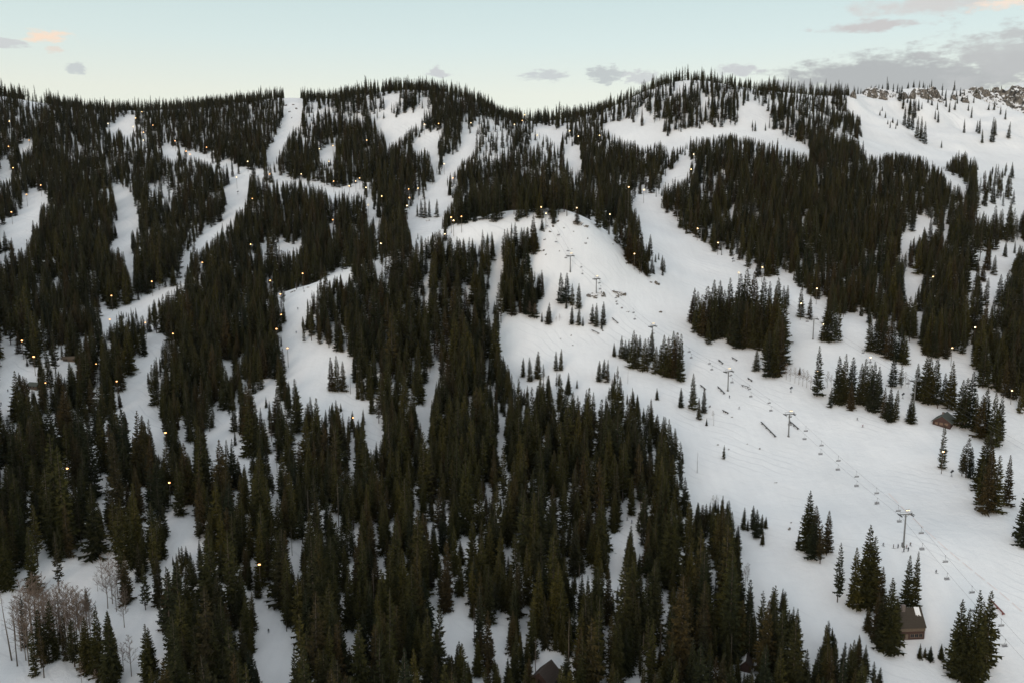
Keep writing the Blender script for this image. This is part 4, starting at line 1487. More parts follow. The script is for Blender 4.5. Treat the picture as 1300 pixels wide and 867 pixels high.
def lift_tower(base, H_, ang, label, lit, heavy=1.0):
    """one pole, a crossarm carrying two sheave trains, a ladder and, if lit, two lamps"""
    o = empty("lift_tower", base, ang)
    mb = MB()
    mb.tube((0, 0, -1), (0, 0, H_), 0.36 * heavy, 0.24 * heavy, 10)
    mb.tube((0, 0, -0.8), (0, 0, 0.5), 0.7 * heavy, 0.6 * heavy, 10)
    link("pole", mb.mesh("tower_pole", STEEL, False), o)
    mb = MB()
    mb.box((0, 0, H_ + 0.16), (6.0 * heavy, 0.34, 0.36))
    mb.tube((-1.6, 0, H_ + 0.1), (0, 0, H_ - 1.1), 0.08)
    mb.tube((1.6, 0, H_ + 0.1), (0, 0, H_ - 1.1), 0.08)
    mb.tube((-2.7 * heavy, 0, H_ + 1.2), (2.7 * heavy, 0, H_ + 1.2), 0.07)
    for s in (-2.7 * heavy, 2.7 * heavy):
        mb.tube((s, 0, H_ + 0.3), (s, 0, H_ + 1.2), 0.07)
    link("crossarm", mb.mesh("tower_crossarm", STEEL), o)
    for s in (-1, 1):
        mb = MB()
        mb.box((0, 0, 0), (0.22, 3.4, 0.18))
        for k in range(6):
            y = -1.45 + k * 0.58
            mb.tube((-0.09, y, -0.16), (0.09, y, -0.16), 0.24, n=8)
        mb.box((s * 0.45, 0, 0.3), (0.5, 3.0, 0.05))
        link("sheave_train", mb.mesh("sheave_train", DARKSTEEL), o, (s * 2.55 * heavy, 0, H_ - 0.12))
    mb = MB()
    for s in (-.2, .2):
        mb.tube((s, -0.5, 0.5), (s, -0.42, H_), 0.03, n=4)
    k = 0.8
    while k < H_:
        mb.tube((-.2, -0.48, k), (.2, -0.48, k), 0.02, n=4)
        k += 0.5
    link("ladder", mb.mesh("tower_ladder", STEEL), o)
    if lit:
        for s in lit:
            hd = link("lamp_housing", HOUSING, o, (s, -0.3, H_ + 1.75), (0, 0, -ang))
            hd.scale = (0.8, 0.8, 0.8)
            link("lens", TOWER_LENS, hd)
    tag(o, label, "lift tower", "towers of the chairlifts")
    return o


CHAIRPAD = simple_mat("chair_pad", (0.24, 0.24, 0.25), 0.7)
mb = MB()
mb.tube((0, 0, 0), (0, 0.1, -1.3), 0.05)
mb.tube((0, 0.1, -1.3), (0, 0.42, -1.9), 0.05)
mb.tube((-1.0, 0.42, -1.9), (1.0, 0.42, -1.9), 0.045)
for s in (-1, 1):
    mb.tube((s, 0.42, -1.9), (s, 0.35, -2.75), 0.045)
    mb.tube((s, 0.35, -2.75), (s, -0.35, -2.75), 0.045)
mb.box((0, 0, 0), (0.14, 0.5, 0.16))
CH_FRAME = mb.mesh("chair_frame", STEEL)
mb = MB()
mb.box((0, -0.02, -2.72), (1.94, 0.62, 0.10))
CH_SEAT = mb.mesh("chair_seat", CHAIRPAD)
mb = MB()
mb.box((0, 0.36, -2.35), (1.94, 0.08, 0.5))
CH_BACK = mb.mesh("chair_back", CHAIRPAD)
mb = MB()
mb.tube((-0.9, -0.45, -2.2), (0.9, -0.45, -2.2), 0.035)
for s in (-0.9, 0.9):
    mb.tube((s, -0.45, -2.2), (s, 0.4, -2.0), 0.03)
CH_BAR = mb.mesh("chair_bar", STEEL)
chair0 = None
ROPE = simple_mat("haul_rope", (0.10, 0.10, 0.10), 0.6)


def run_lift(name, towers, spacing, half, who, phase, show):
    global chair0
    P = []
    for (x, y, z, H_) in towers:
        P.append(Vector((x, y, z + H_ - 0.45)))
    dirs = []
    for k in range(len(P)):
        a, b = P[max(0, k - 1)], P[min(len(P) - 1, k + 1)]
        d = (b - a)
        d.z = 0
        dirs.append(d.normalized())
    chairs = []
    for s in (-1, 1):
        pts = []
        for k in range(len(P) - 1):
            n1, n2 = Vector((dirs[k].y, -dirs[k].x, 0)), Vector((dirs[k + 1].y, -dirs[k + 1].x, 0))
            A, B = P[k] + n1 * half * s, P[k + 1] + n2 * half * s
            n = 14
            L_ = (B - A).length
            for j in range(n + (k == len(P) - 2)):
                t = j / n
                q = A.lerp(B, t)
                q.z -= 4 * t * (1 - t) * L_ * 0.012
                pts.append(q)
        mb = MB()
        for a, b in zip(pts, pts[1:]):
            mb.tube(a, b, 0.032, n=5, caps=(False, False))
        o = link("haul_rope", mb.mesh("haul_rope", ROPE))
        tag(o, "%s haul rope of the %s" % ("left hand steel" if s < 0 else "right hand steel", who), "rope", "haul ropes of the chairlifts")
        acc = spacing * (phase if s < 0 else phase + 0.45)
        for a, b in zip(pts, pts[1:]):
            L_ = (b - a).length
            while acc < L_:
                chairs.append((a.lerp(b, acc / L_), (b - a), s))
                acc += spacing
            acc -= L_
    rows = {}
    for q, d, s in chairs:
        u, v, dep = project(q.x, q.y, q.z)
        if not (-5 < u < 1305 and v < 862):
            continue
        rows.setdefault(s, []).append((float(u), q, d))
    for s, L_ in rows.items():
        L_.sort(key=lambda t: t[0])
        for k, (u, q, d) in enumerate(L_):
            rz = math.atan2(d.y, d.x) + (PI / 2 if s > 0 else -PI / 2)
            if chair0 is None:
                chair0 = o = empty("lift_chair", q, rz)
                link("frame", CH_FRAME, o)
                link("seat", CH_SEAT, o)
                link("backrest", CH_BACK, o)
                link("safety_bar", CH_BAR, o)
            else:
                o = copy_thing(chair0, q, rz)
            tag(o, "empty chair, %s from the top on the %s rope of the %s" % (ordinal(k), "near" if s < 0 else "far", who), "chairlift chair", "hanging chairs of the chairlifts")


def tower_list(L_):
    out = []
    for (u, vt_, vb__) in L_:
        p = hit(u, vb__)
        out.append((p[0], p[1], p[2], (vb__ - vt_) / scale_at(p)))
    return out


T1 = tower_list([(690, 267, 277), (724, 325, 345), (757, 354, 374), (828, 414, 437), (924, 471, 496), (1001, 525, 554), (1147, 651, 694)])
dx, dy = T1[-1][0] - T1[-2][0], T1[-1][1] - T1[-2][1]
nx_, ny_ = T1[-1][0] + dx * 0.95, T1[-1][1] + dy * 0.95
T1.append((nx_, ny_, gz(nx_, ny_), 12.0))
LT = ["lit lift tower at the top of the knoll", "lit lift tower on the upper knoll face", "lit lift tower above the dark rock slabs", "lit lift tower above the copse below the knoll", "lit lift tower amid the terrain park rails", "lit lift tower beside the long rail in mid slope", "tallest lit lift tower with skiers at its foot", "lift tower below the brown cabin"]
for k, (x, y, z, H_) in enumerate(T1):
    a, b = T1[max(0, k - 1)], T1[min(len(T1) - 1, k + 1)]
    ang = math.atan2(b[1] - a[1], b[0] - a[0]) - PI / 2
    if k < len(T1) - 1:
        lift_tower((x, y, z), H_, ang, LT[k], (-1.5, -0.5) if k else (), 1.0 if k > 3 else 0.9)
run_lift("lower", T1, 17.5, 2.55, "lower chairlift", 0.3, None)
T2 = tower_list([(833, 236, 250), (860, 268, 281), (890, 291, 306), (916, 309, 324), (1032, 405, 431), (1160, 482, 518)])
dx, dy = T2[-1][0] - T2[-2][0], T2[-1][1] - T2[-2][1]
nx_, ny_ = T2[-1][0] + dx * 1.2, T2[-1][1] + dy * 1.2
T2.append((nx_, ny_, gz(nx_, ny_), 13.0))
LT2 = ["small lift tower where the right piste leaves the woods", "small lift tower high on the right piste", "lift tower beside the upper right woods", "lift tower by the snowy notch in the right woods", "lift tower beside two spruces in the upper right", "big pale grey T shaped lift tower left of the red hut"]
for k, (x, y, z, H_) in enumerate(T2[:-1]):
    a, b = T2[max(0, k - 1)], T2[min(len(T2) - 1, k + 1)]
    ang = math.atan2(b[1] - a[1], b[0] - a[0]) - PI / 2
    lift_tower((x, y, z), H_, ang, LT2[k], (), 1.15 if k == 5 else 0.9)
run_lift("upper", T2, 30.0, 2.6, "upper right chairlift", 0.4, None)

# ------------------------------------------------------------------ cabins
LOGS = simple_mat("brown_logs", (0.070, 0.040, 0.031), 0.8, noise=0.3, scale=2)
REDLOGS = simple_mat("red_boards", (0.065, 0.036, 0.029), 0.8, noise=0.3, scale=2)
TANBOARD = simple_mat("tan_boards", (0.13, 0.098, 0.07), 0.8, noise=0.2, scale=2)
SHINGLE = simple_mat("brown_shingles", (0.058, 0.047, 0.036), 0.9, noise=0.3, scale=5)
GREENROOF = simple_mat("grey_green_roof", (0.085, 0.095, 0.08), 0.7, noise=0.2, scale=2)
DARKROOF = simple_mat("dark_roof", (0.055, 0.042, 0.035), 0.9, noise=0.3, scale=3)
STONE = simple_mat("chimney_stone", (0.17, 0.14, 0.125), 0.9, noise=0.3, scale=5)
TRIM = simple_mat("window_trim", (0.16, 0.12, 0.09), 0.7)
GLASS = simple_mat("dark_glass", (0.02, 0.022, 0.025), 0.12, spec=0.6, noise=0.1)
LITGLASS = emit_mat("lit_window", (1.0, 0.42, 0.16), 0.09)
LITGLASS.node_tree.nodes['Principled BSDF'].inputs['Base Color'].default_value = (0.05, 0.04, 0.03, 1)
SNOWCAP = simple_mat("roof_snow", (0.80, 0.80, 0.80), 0.9, noise=0.05)


def house(name, label, base, rz, W, D, Hw, Hr, wallmat, roofmat, windows=(), chimney=None, snow=None, over=0.7, door=None, band=None, lit=False):
    """gabled house: ridge along local X; windows = (side, along, up, w, h)"""
    o = empty(name, base, rz)
    mb = MB()
    z0 = -2.0
    # walls as one shell with two gables
    lo = [(-W / 2, -D / 2, z0), (W / 2, -D / 2, z0), (W / 2, D / 2, z0), (-W / 2, D / 2, z0)]
    hi = [(x, y, Hw) for x, y, _ in lo]
    mb.hull(lo, hi)
    for s in (-1, 1):
        a = [(s * W / 2 - 0.1, -D / 2, Hw), (s * W / 2 - 0.1, D / 2, Hw), (s * W / 2 - 0.1, 0, Hw + Hr)]
        b = [(s * W / 2 - s * 0.004 + 0.0, y, z) for _, y, z in a]
        if s > 0:
            mb.hull(a, b)
        else:
            mb.hull([(x + 0.2, y, z) for x, y, z in a], b)
    # log courses: proud horizontal ribs
    nlog = int((Hw + 0.3) / 0.42)
    for k in range(nlog):
        z = 0.2 + k * 0.42
        if z > Hw - 0.1:
            break
        for s in (-1, 1):
            mb.box((0, s * (D / 2 + 0.03), z), (W + 0.3, 0.10, 0.26))
            mb.box((s * (W / 2 + 0.03), 0, z), (0.10, D - 0.02, 0.26))
    link("wall", mb.mesh(name + "_wall", wallmat), o)
    sl = math.hypot(D / 2, Hr)
    for s in (-1, 1):
        mb = MB()
        ex = over / (D / 2)
        y0, zz0 = s * (D / 2) * (1 + ex), Hw - Hr * ex
        X = W / 2 + over
        th = 0.22
        a = [(-X, y0, zz0), (X, y0, zz0), (X, 0, Hw + Hr), (-X, 0, Hw + Hr)]
        b = [(x, y, z + th) for x, y, z in a]
        mb.hull(a, b)
        # rows of shingle edges standing proud of the slope
        n = max(4, int(sl / 0.7))
        for k in range(n):
            t = (k + 0.5) / n
            y = y0 * (1 - t)
            z = zz0 + (Hw + Hr - zz0) * t + th
            mb.box((0, y, z + 0.015), (2 * X - 0.04, 0.16, 0.05))
        rf = link("roof", mb.mesh(name + "_roof", roofmat), o)
        if snow and s == snow[0]:
            x0, x1, t0, t1 = snow[1:]
            mb = MB()
            nseg = 9
            rr = random.Random(5)
            lowr, upr, lowt, upt = [], [], [], []
            for j in range(nseg):
                x = x0 + (x1 - x0) * j / (nseg - 1)
                ta, tb = t0 + rr.uniform(-.05, .05) + 0.02, t1 + rr.uniform(-.04, .02)

                def pt(t, h):
                    return (x, y0 * (1 - t), zz0 + (Hw + Hr - zz0) * t + th + h)
                lowr.append(pt(ta, 0.06))
                upr.append(pt(min(tb, 0.98), 0.06))
                lowt.append(pt(ta + 0.03, 0.34))
                upt.append(pt(min(tb - 0.02, 0.97), 0.34))
            for j in range(nseg - 1):
                mb.face([lowt[j], lowt[j + 1], upt[j + 1], upt[j]])
                mb.face([lowr[j], lowr[j + 1], lowt[j + 1], lowt[j]])
                mb.face([upt[j], upt[j + 1], upr[j + 1], upr[j]])
            mb.face([lowr[0], lowt[0], upt[0], upr[0]])
            mb.face([lowr[-1], upr[-1], upt[-1], lowt[-1]])
            link("snow_patch", mb.mesh("roof_snow_patch", SNOWCAP, True), rf)
    if band:
        mb = MB()
        mb.box((0, -D / 2 - 0.12, Hw - 1.0), (W + 0.4, 0.14, 1.7))
        link("gallery_boards", mb.mesh(name + "_boards", TANBOARD), o)
    for (side, a, up, ww, wh) in windows:
        if side in 'fb':
            s = -1 if side == 'f' else 1
            loc, r_ = (a, s * (D / 2 + 0.10), up), 0
        else:
            s = 1 if side == 'r' else -1
            loc, r_ = (s * (W / 2 + 0.10), a, up), PI / 2
        mb = MB()
        for q in (-1, 1):
            mb.box((q * (ww / 2 + 0.06), 0, 0), (0.12, 0.16, wh + 0.24))
            mb.box((0, 0, q * (wh / 2 + 0.06)), (ww - 0.004, 0.15, 0.12))
        mb.box((0, 0, 0), (0.06, 0.12, wh - 0.004))
        fr_ = link("window", mb.mesh("window_frame", TRIM), o, loc, (0, 0, r_))
        link("pane", box_me("window_pane", (ww, 0.05, wh), LITGLASS if lit else GLASS), fr_)
    if chimney:
        mb = MB()
        x, y, hh_ = chimney
        mb.box((x, y, Hw + Hr * 0.5 + hh_ / 2), (1.3, 1.0, Hr + hh_))
        mb.box((x, y, Hw + Hr + hh_ + 0.1), (1.5, 1.2, 0.2))
        link("chimney", mb.mesh(name + "_chimney", STONE), o)
    if door:
        mb = MB()
        s, a = door
        mb.box((a, s * (D / 2 + 0.1), 1.0), (1.0, 0.12, 2.05))
        dr = link("door", mb.mesh(name + "_door", TRIM), o)
        mb = MB()
        mb.tube((a + 0.38, s * (D / 2 + 0.16), 1.0), (a + 0.38, s * (D / 2 + 0.24), 1.0), 0.04)
        link("handle", mb.mesh("door_handle", STEEL), dr)
    tag(o, label, "cabin")
    return o


p = hit(1154, 812)
house("log_cabin", "brown log cabin with steep shingle roof beside the tall spruces", (p[0], p[1] + 4.6, p[2] + 0.3), rad(4), 10.8, 9.0, 4.9, 5.2, LOGS, SHINGLE,
      windows=[('f', -0.6, 3.9, 1.0, 0.5), ('f', 0.8, 1.4, 1.3, 1.2), ('f', 2.4, 1.4, 1.3, 1.2), ('f', 4.0, 1.4, 1.2, 1.2), ('f', -3.2, 1.4, 1.3, 1.2), ('r', -1.5, 1.6, 1.2, 1.2), ('r', 1.5, 1.6, 1.2, 1.2)],
      chimney=(-1.3, -0.6, 1.3), snow=(-1, 3.0, 4.9, 0.55, 1.0), door=(-1, -1.3), band=True, over=0.45)
p = hit(1202, 541)
house("red_hut", "red boarded hut with grey green roof and lit windows", (p[0], p[1] + 3.5, p[2] + 0.2), rad(52), 11.0, 9.0, 2.7, 3.1, REDLOGS, GREENROOF,
      windows=[('l', -2.4, 1.5, 1.5, 1.1), ('l', 0.2, 1.5, 1.5, 1.1), ('l', 2.6, 1.5, 1.2, 1.1), ('f', 0.0, 1.5, 1.4, 1.0)], chimney=(1.5, 1.0, 0.5), door=(-1, 2.8), lit=True, over=0.9)
p = hit(692, 866)
house("dark_cabin", "dark roofed cabin half hidden in spruces at the bottom edge", (p[0], p[1] - 1.0, p[2]), rad(62), 8.5, 7.5, 3.0, 3.6, LOGS, DARKROOF, windows=[('f', 0, 1.5, 1.2, 1.1), ('l', 0, 1.5, 1.2, 1.1)], door=(-1, 2.4))
p = hit(948, 850)
house("snowy_shed", "small shed with thick snow on its roof among spruces", (p[0], p[1] + 1, p[2]), rad(70), 4.6, 3.6, 2.2, 1.8, LOGS, DARKROOF, windows=[('f', 0, 1.3, 0.8, 0.8)], snow=(1, -2.6, 2.6, 0.02, 1.0), door=(-1, 1.4))
p = hit(43, 494)
house("lift_hut", "small grey hut behind the spruces at the far left piste", (p[0], p[1] + 1.5, p[2]), rad(-15), 6.0, 4.0, 2.4, 1.2, TANBOARD, GREENROOF, windows=[('f', -1, 1.4, 1.0, 0.9), ('f', 1, 1.4, 1.0, 0.9)])
p = hit(89, 459)
house("patrol_hut", "low yellowish hut at the forest edge left of the trail", (p[0], p[1] + 1.5, p[2]), rad(5), 8.0, 3.4, 2.0, 0.8, TANBOARD, TANBOARD, windows=[('f', -2, 1.2, 1.0, 0.8), ('f', 2, 1.2, 1.0, 0.8)])

# ------------------------------------------------------------------ rocks
def rock_mat():
    m, nt, b = mat_nodes("granite")
    N, L = nt.nodes, nt.links
    tc = N.new('ShaderNodeTexCoord')
    nz = N.new('ShaderNodeTexNoise')
    nz.inputs['Scale'].default_value = 4.0
    nz.inputs['Detail'].default_value = 8
    L.new(tc.outputs['Object'], nz.inputs['Vector'])
    cr = N.new('ShaderNodeValToRGB')
    cr.color_ramp.elements[0].position = 0.35
    cr.color_ramp.elements[1].position = 0.68
    cr.color_ramp.elements[0].color = (0.035, 0.032, 0.030, 1)
    cr.color_ramp.elements[1].color = (0.24, 0.21, 0.175, 1)
    L.new(nz.outputs['Fac'], cr.inputs[0])
    geo = N.new('ShaderNodeNewGeometry')
    sp = N.new('ShaderNodeSeparateXYZ')
    L.new(geo.outputs['Normal'], sp.inputs[0])
    ad = N.new('ShaderNodeMath')
    ad.operation = 'MULTIPLY_ADD'
    ad.inputs[1].default_value = 0.5
    L.new(nz.outputs['Fac'], ad.inputs[0])
    L.new(sp.outputs[2], ad.inputs[2])
    mr = N.new('ShaderNodeMapRange')
    mr.inputs['From Min'].default_value = 0.90
    mr.inputs['From Max'].default_value = 1.00
    L.new(ad.outputs[0], mr.inputs['Value'])
    mx = N.new('ShaderNodeMix')
    mx.data_type = 'RGBA'
    L.new(mr.outputs[0], mx.inputs[0])
    L.new(cr.outputs[0], mx.inputs[6])
    mx.inputs[7].default_value = (0.80, 0.79, 0.79, 1)
    L.new(mx.outputs[2], b.inputs['Base Color'])
    b.inputs['Roughness'].default_value = 0.95
    b.inputs['Specular IOR Level'].default_value = 0.15
    return m


GRANITE = rock_mat()


def rock_mesh(seed, sub=3):
    bm = bmesh.new()
    bmesh.ops.create_icosphere(bm, subdivisions=sub, radius=1.0)
    r = random.Random(seed)
    planes = []
    for _ in range(13):
        n = Vector((r.gauss(0, 1), r.gauss(0, 1), r.gauss(0, 1))).normalized()
        planes.append((n, r.uniform(0.35, 0.8)))
    from mathutils import noise as mn
    for v in bm.verts:
        for n, d in planes:
            k = v.co.dot(n) - d
            if k > 0:
                v.co -= n * k
        v.co *= 1 + 0.45 * mn.noise(v.co * 1.7 + Vector((seed, 0, 0))) + 0.25 * mn.noise(v.co * 4.3 + Vector((seed, 5, 0)))
    me = bpy.data.meshes.new("rock")
    bm.to_mesh(me)
    bm.free()
    me.materials.append(GRANITE)
    return me


RM = [rock_mesh(900 + k) for k in range(6)]


def crag_mesh(seed, nx=19, ny=11):
    """outcrop of broken rock steps: a steep ragged face towards the valley, its back running into the slope behind"""
    r = random.Random(seed)
    cells = [(r.uniform(-1.1, 1.1), r.uniform(-1.1, 1.1), r.uniform(0.35, 1.0), r.uniform(-.35, .35), r.uniform(-.2, .5)) for _ in range(16)]
    V, Q = [], []
    for j in range(ny):
        for i in range(nx):
            x = -1 + 2 * i / (nx - 1) + r.uniform(-.05, .05)
            y = -1 + 2 * j / (ny - 1) + r.uniform(-.07, .07)
            cx, cy, ch, sx, sy = min(cells, key=lambda c: (c[0] - x) ** 2 + 0.7 * (c[1] - y) ** 2)
            env = max(0.0, 1 - abs(x) ** 2.6)
            face = min(1.0, max(0.0, (y + 1.0) / 0.55)) ** 0.6
            h = env * face * (ch + sx * (x - cx) + sy * (y - cy) + r.uniform(-.10, .10))
            h = 0.35 * h + 0.65 * math.floor(h * 4.5 + r.uniform(-.2, .2)) / 4.5
            h += 0.45 * (y + 1) * 0.5 * env
            V.append((x, y * 0.75, h if 0 < i < nx - 1 and 0 < j < ny - 1 else -0.5))
    for j in range(ny - 1):
        for i in range(nx - 1):
            a = j * nx + i
            Q += [(a, a + 1, a + nx + 1), (a, a + nx + 1, a + nx)]
    me = bpy.data.meshes.new("crag")
    me.from_pydata(V, [], Q)
    me.materials.append(GRANITE)
    me.update()
    return me


CM = [crag_mesh(40 + k) for k in range(7)]
# (u, v, width px, height px)
CLIFFS = [(1083, 120, 9, 9), (1086, 114, 8, 7), (1108, 121, 12, 10), (1115, 118, 12, 10), (1121, 124, 8, 7), (1098, 131, 11, 5), (1128, 122, 6, 5), (1151, 116, 12, 9), (1158, 112, 10, 10), (1165, 115, 12, 9), (1174, 122, 12, 10), (1180, 125, 12, 9), (1186, 122, 8, 7), (1170, 132, 10, 7), (1210, 124, 8, 5), (1218, 131, 9, 6), (1225, 128, 8, 5), (1233, 124, 10, 6), (1240, 121, 12, 8), (1247, 126, 10, 7), (1252, 118, 13, 9), (1259, 113, 13, 8), (1266, 117, 14, 8), (1269, 109, 12, 6), (1262, 128, 10, 6), (1270, 135, 14, 8), (1278, 128, 10, 7), (1282, 145, 16, 12), (1288, 152, 12, 9), (1290, 126, 12, 8), (1297, 117, 12, 9), (1300, 138, 12, 13), (1237, 136, 9, 5), (1216, 150, 8, 4), (1221, 155, 10, 4), (1251, 152, 9, 5), (1230, 144, 7, 4), (1284, 108, 12, 6), (1296, 106, 12, 6), (1203, 132, 8, 4), (1148, 123, 8, 6), (1187, 132, 6, 4)]
ROCKS = [(687, 289, 3, 2.4), (690.6, 294, 2.4, 2), (698, 294, 3.4, 2.6), (692, 304, 3, 2.4), (690, 318, 3, 2.6), (693, 323.5, 3, 2.4), (716.5, 289.5, 2.2, 1.6), (728, 294, 1.6, 1.3), (746, 303, 2.6, 2), (744, 309, 3, 2.2), (710, 319, 1.6, 1.4), (778, 310, 1.8, 1.6), (726, 316, 1.5, 1.2), (702, 287, 4, 3), (708, 281, 4, 3),
         (752, 374, 14, 5), (747, 375, 8, 4), (766, 375, 9, 6), (762, 371, 7, 3), (780, 370, 8, 3), (787, 373, 10, 5), (792, 374, 6, 4), (784, 376, 5, 3), (755, 378, 6, 2.5), (735, 284, 12, 4), (743, 287, 8, 3), (729, 282, 7, 2.6), (826, 358, 3, 2.4), (833, 359, 6, 5), (838, 396, 4.6, 3), (765, 419.5, 3, 2), (725, 426, 2.4, 1.8), (782, 383, 2.6, 1.6), (789, 391, 3, 2), (798, 396, 2.4, 1.6), (797, 396, 3, 1.4), (836, 361, 4, 3), (921, 523, 2.4, 2), (901, 516, 3.6, 2.6), (929, 529, 3, 1.4), (911, 564, 2.6, 2.2), (925, 570, 2.4, 2), (949, 563.5, 2, 1.4), (964.5, 569.5, 3.4, 2), (1002, 671, 4, 4.4), (1004, 663, 2.6, 1.6), (548, 798, 5, 6), (984, 612, 2.6, 1.4), (986, 612, 2, 1.2), (727, 438, 2, 1.6), (544, 280, 5, 2.4), (375, 369, 6, 2.4), (370, 371, 5, 2), (391, 365, 5, 1.8), (712, 430, 1.6, 1.2), (372, 133, 3, 2), (376, 138, 3.4, 2.4), (368, 142, 2.6, 2), (363, 134, 3, 2.4), (370, 150, 2, 1.6), (357, 158, 2, 1.4)]


# ------------------------------------------------------------------ the broken crest of the upper right ridge: one continuous outcrop
def build_crest():
    a, b = hit(1076, 117), hit(1312, 122)
    n, m = 230, 64
    P = np.zeros((m, n, 3))
    s = np.linspace(0, 1, n)
    uu_ = 1076 + s * 236
    env = np.exp(-((uu_ - 1108) / 20) ** 4) * 0.85 + np.exp(-((uu_ - 1168) / 22) ** 4) * 1.0 + np.exp(-((uu_ - 1215) / 24) ** 4) * 0.55 + np.exp(-((uu_ - 1278) / 42) ** 6) * 1.0
    x = a[0] + (b[0] - a[0]) * s
    yc = np.array([hit(u, 119)[1] for u in uu_])
    yc = np.convolve(np.pad(yc, 12, 'edge'), np.ones(25) / 25, 'valid')
    for j in range(m):
        t = j / (m - 1)
        y = yc - 105 + 125 * t
        X = np.repeat(x[None], 1, 0)[0]
        g = ground(X, y)
        rid = 1 - np.abs(fbm(X, y * 0.7, 26, 2, 91)) * 2.0
        rid2 = 1 - np.abs(fbm(X, y * 0.8, 9, 3, 95)) * 2.0
        prof = np.exp(-((t - 0.80) / 0.16) ** 2) + (0.9 * np.exp(-((t - 0.42) / 0.24) ** 2)) * np.clip((uu_ - 1215) / 50, 0, 1)
        edge = min(1.0, t * 8, (1 - t) * 8)
        mass = np.clip(env * prof, 0, 1.2) * edge
        hgt = mass * (np.clip(rid, 0, 1) ** 2 * 8.5 + rid2 * 3.5 + fbm(X, y, 5, 2, 99) * 3.0) - 2.2
        hgt += np.where(hgt > 0, np.floor(hgt / 2.2) * 0.5, 0)
        P[j] = np.stack([X, y, g + np.maximum(hgt, -1.5)], -1)
    me = bpy.data.meshes.new("rocky_crest")
    idx = np.arange(m * n).reshape(m, n)
    q = np.stack([idx[:-1, :-1], idx[:-1, 1:], idx[1:, 1:], idx[1:, :-1]], -1).reshape(-1, 4)
    me.from_pydata(P.reshape(-1, 3).tolist(), [], q.tolist())
    cm = GRANITE.copy()
    cm.name = "crest_granite"
    for nd in cm.node_tree.nodes:
        if nd.type == 'TEX_NOISE':
            nd.inputs['Scale'].default_value = 0.16
    me.materials.append(cm)
    o = link("rocky_crest", me)
    tag(o, "broken granite crest of the upper right ridge", kind='structure')


build_crest()


def place_rocks(L_, name, cat, group, fmt, lift):
    base = None
    zones = {}
    for q in L_:
        zones.setdefault(fmt(q), []).append(q)
    kk = 0
    for z_, Z in zones.items():
        Z.sort()
        for j, (u, v, wpx, hpx) in enumerate(Z):
            p = hit(u, max(v + hpx * 0.3, 124 - (u > 1255) * 8) if cat == 'crag' else v + hpx * 0.3)
            s = scale_at(p)
            o = link(name, CM[kk % len(CM)] if cat == 'crag' else RM[kk % len(RM)])
            o.location = (p[0], p[1] + wpx / s * 0.12, p[2] + hpx / s * lift)
            o.rotation_euler = (0.3 * math.sin(kk), 0.3 * math.cos(kk * 1.3), kk * 1.9)
            a, b = wpx / s * 0.62, hpx / s * 0.85
            o.scale = (a, a * 0.75, b)
            if cat == 'crag':
                f = 0.75 + 0.5 * ((kk * 7) % 5) / 5
                o.location = p
                o.scale = (wpx / s * 0.62 * f, wpx / s * 0.55 * f, hpx / s * 1.0 * f)
            o.rotation_euler = (0.25 * math.sin(kk), 0.25 * math.cos(kk * 1.3), 0.5 * math.sin(kk * 2.1)) if cat != 'crag' else (0, 0.12 * math.cos(kk * 1.3), 0.6 * math.sin(kk * 2.1))
            tag(o, "%s, %s from left %s" % ("rugged tan crag" if cat == 'crag' else ("low dark boulder" if hpx < 3 else "jagged dark rock"), ordinal(j), z_), cat, group)
            kk += 1


place_rocks([q for q in CLIFFS[::2] if q[1] < 130], "crag", "crag", "crags on the upper right ridge", lambda q: "on the ridge left of the notch" if q[0] < 1135 else ("around the ridge tower of trees" if q[0] < 1195 else ("low on the far right crest" if q[1] > 130 else "along the far right crest")), 0.10)
place_rocks(ROCKS, "boulder", "rock", "rocks poking out of the snow", lambda q: "on the far left summit run" if q[1] < 200 else ("by the left cat road" if q[0] < 400 else ("in the basin left of knoll" if q[0] < 560 and q[1] < 400 else ("in the slab band on the knoll" if 745 < q[0] < 795 and 368 < q[1] < 380 else ("high on the white knoll" if q[1] < 330 else ("below the slab band" if q[1] < 445 else "on the lower right piste"))))), 0.12)

# ------------------------------------------------------------------ terrain park rails
RAILMAT = simple_mat("park_rail_steel", (0.085, 0.080, 0.078), 0.5, 0.3, 0.2, 2)
REDRAIL = simple_mat("park_rail_red", (0.19, 0.055, 0.045), 0.5, 0.0, 0.2, 2)


def rail(u0, v0, u1, v1, label, mat=None, wide=0.75):
    a, b = Vector(hit(u0, v0)), Vector(hit(u1, v1))
    m = (a + b) / 2
    o = empty("park_rail", m)
    d = b - a
    n = Vector((-d.y, d.x, 0)).normalized() * wide / 2
    mb = MB()
    up = Vector((0, 0, 0.75))
    A, B = a - m + up, b - m + up
    mb.hull([A - n, A + n, A + n + Vector((0, 0, .16)), A - n + Vector((0, 0, .16))], [B - n, B + n, B + n + Vector((0, 0, .16)), B - n + Vector((0, 0, .16))])
    link("slide_surface", mb.mesh("rail_surface", mat or RAILMAT), o)
    k = max(2, int(d.length / 4) + 1)
    for j in range(k):
        q = A.lerp(B, (j + 0.3) / (k - 0.4))
        q.z = min(q.z, 99)
        mb = MB()
        mb.box((q.x, q.y, q.z - 0.55), (0.16, wide * 0.9, 1.08), math.atan2(d.y, d.x))
        link("support", mb.mesh("rail_support", mat or RAILMAT), o)
    tag(o, label, "park rail", "rails of the terrain park")


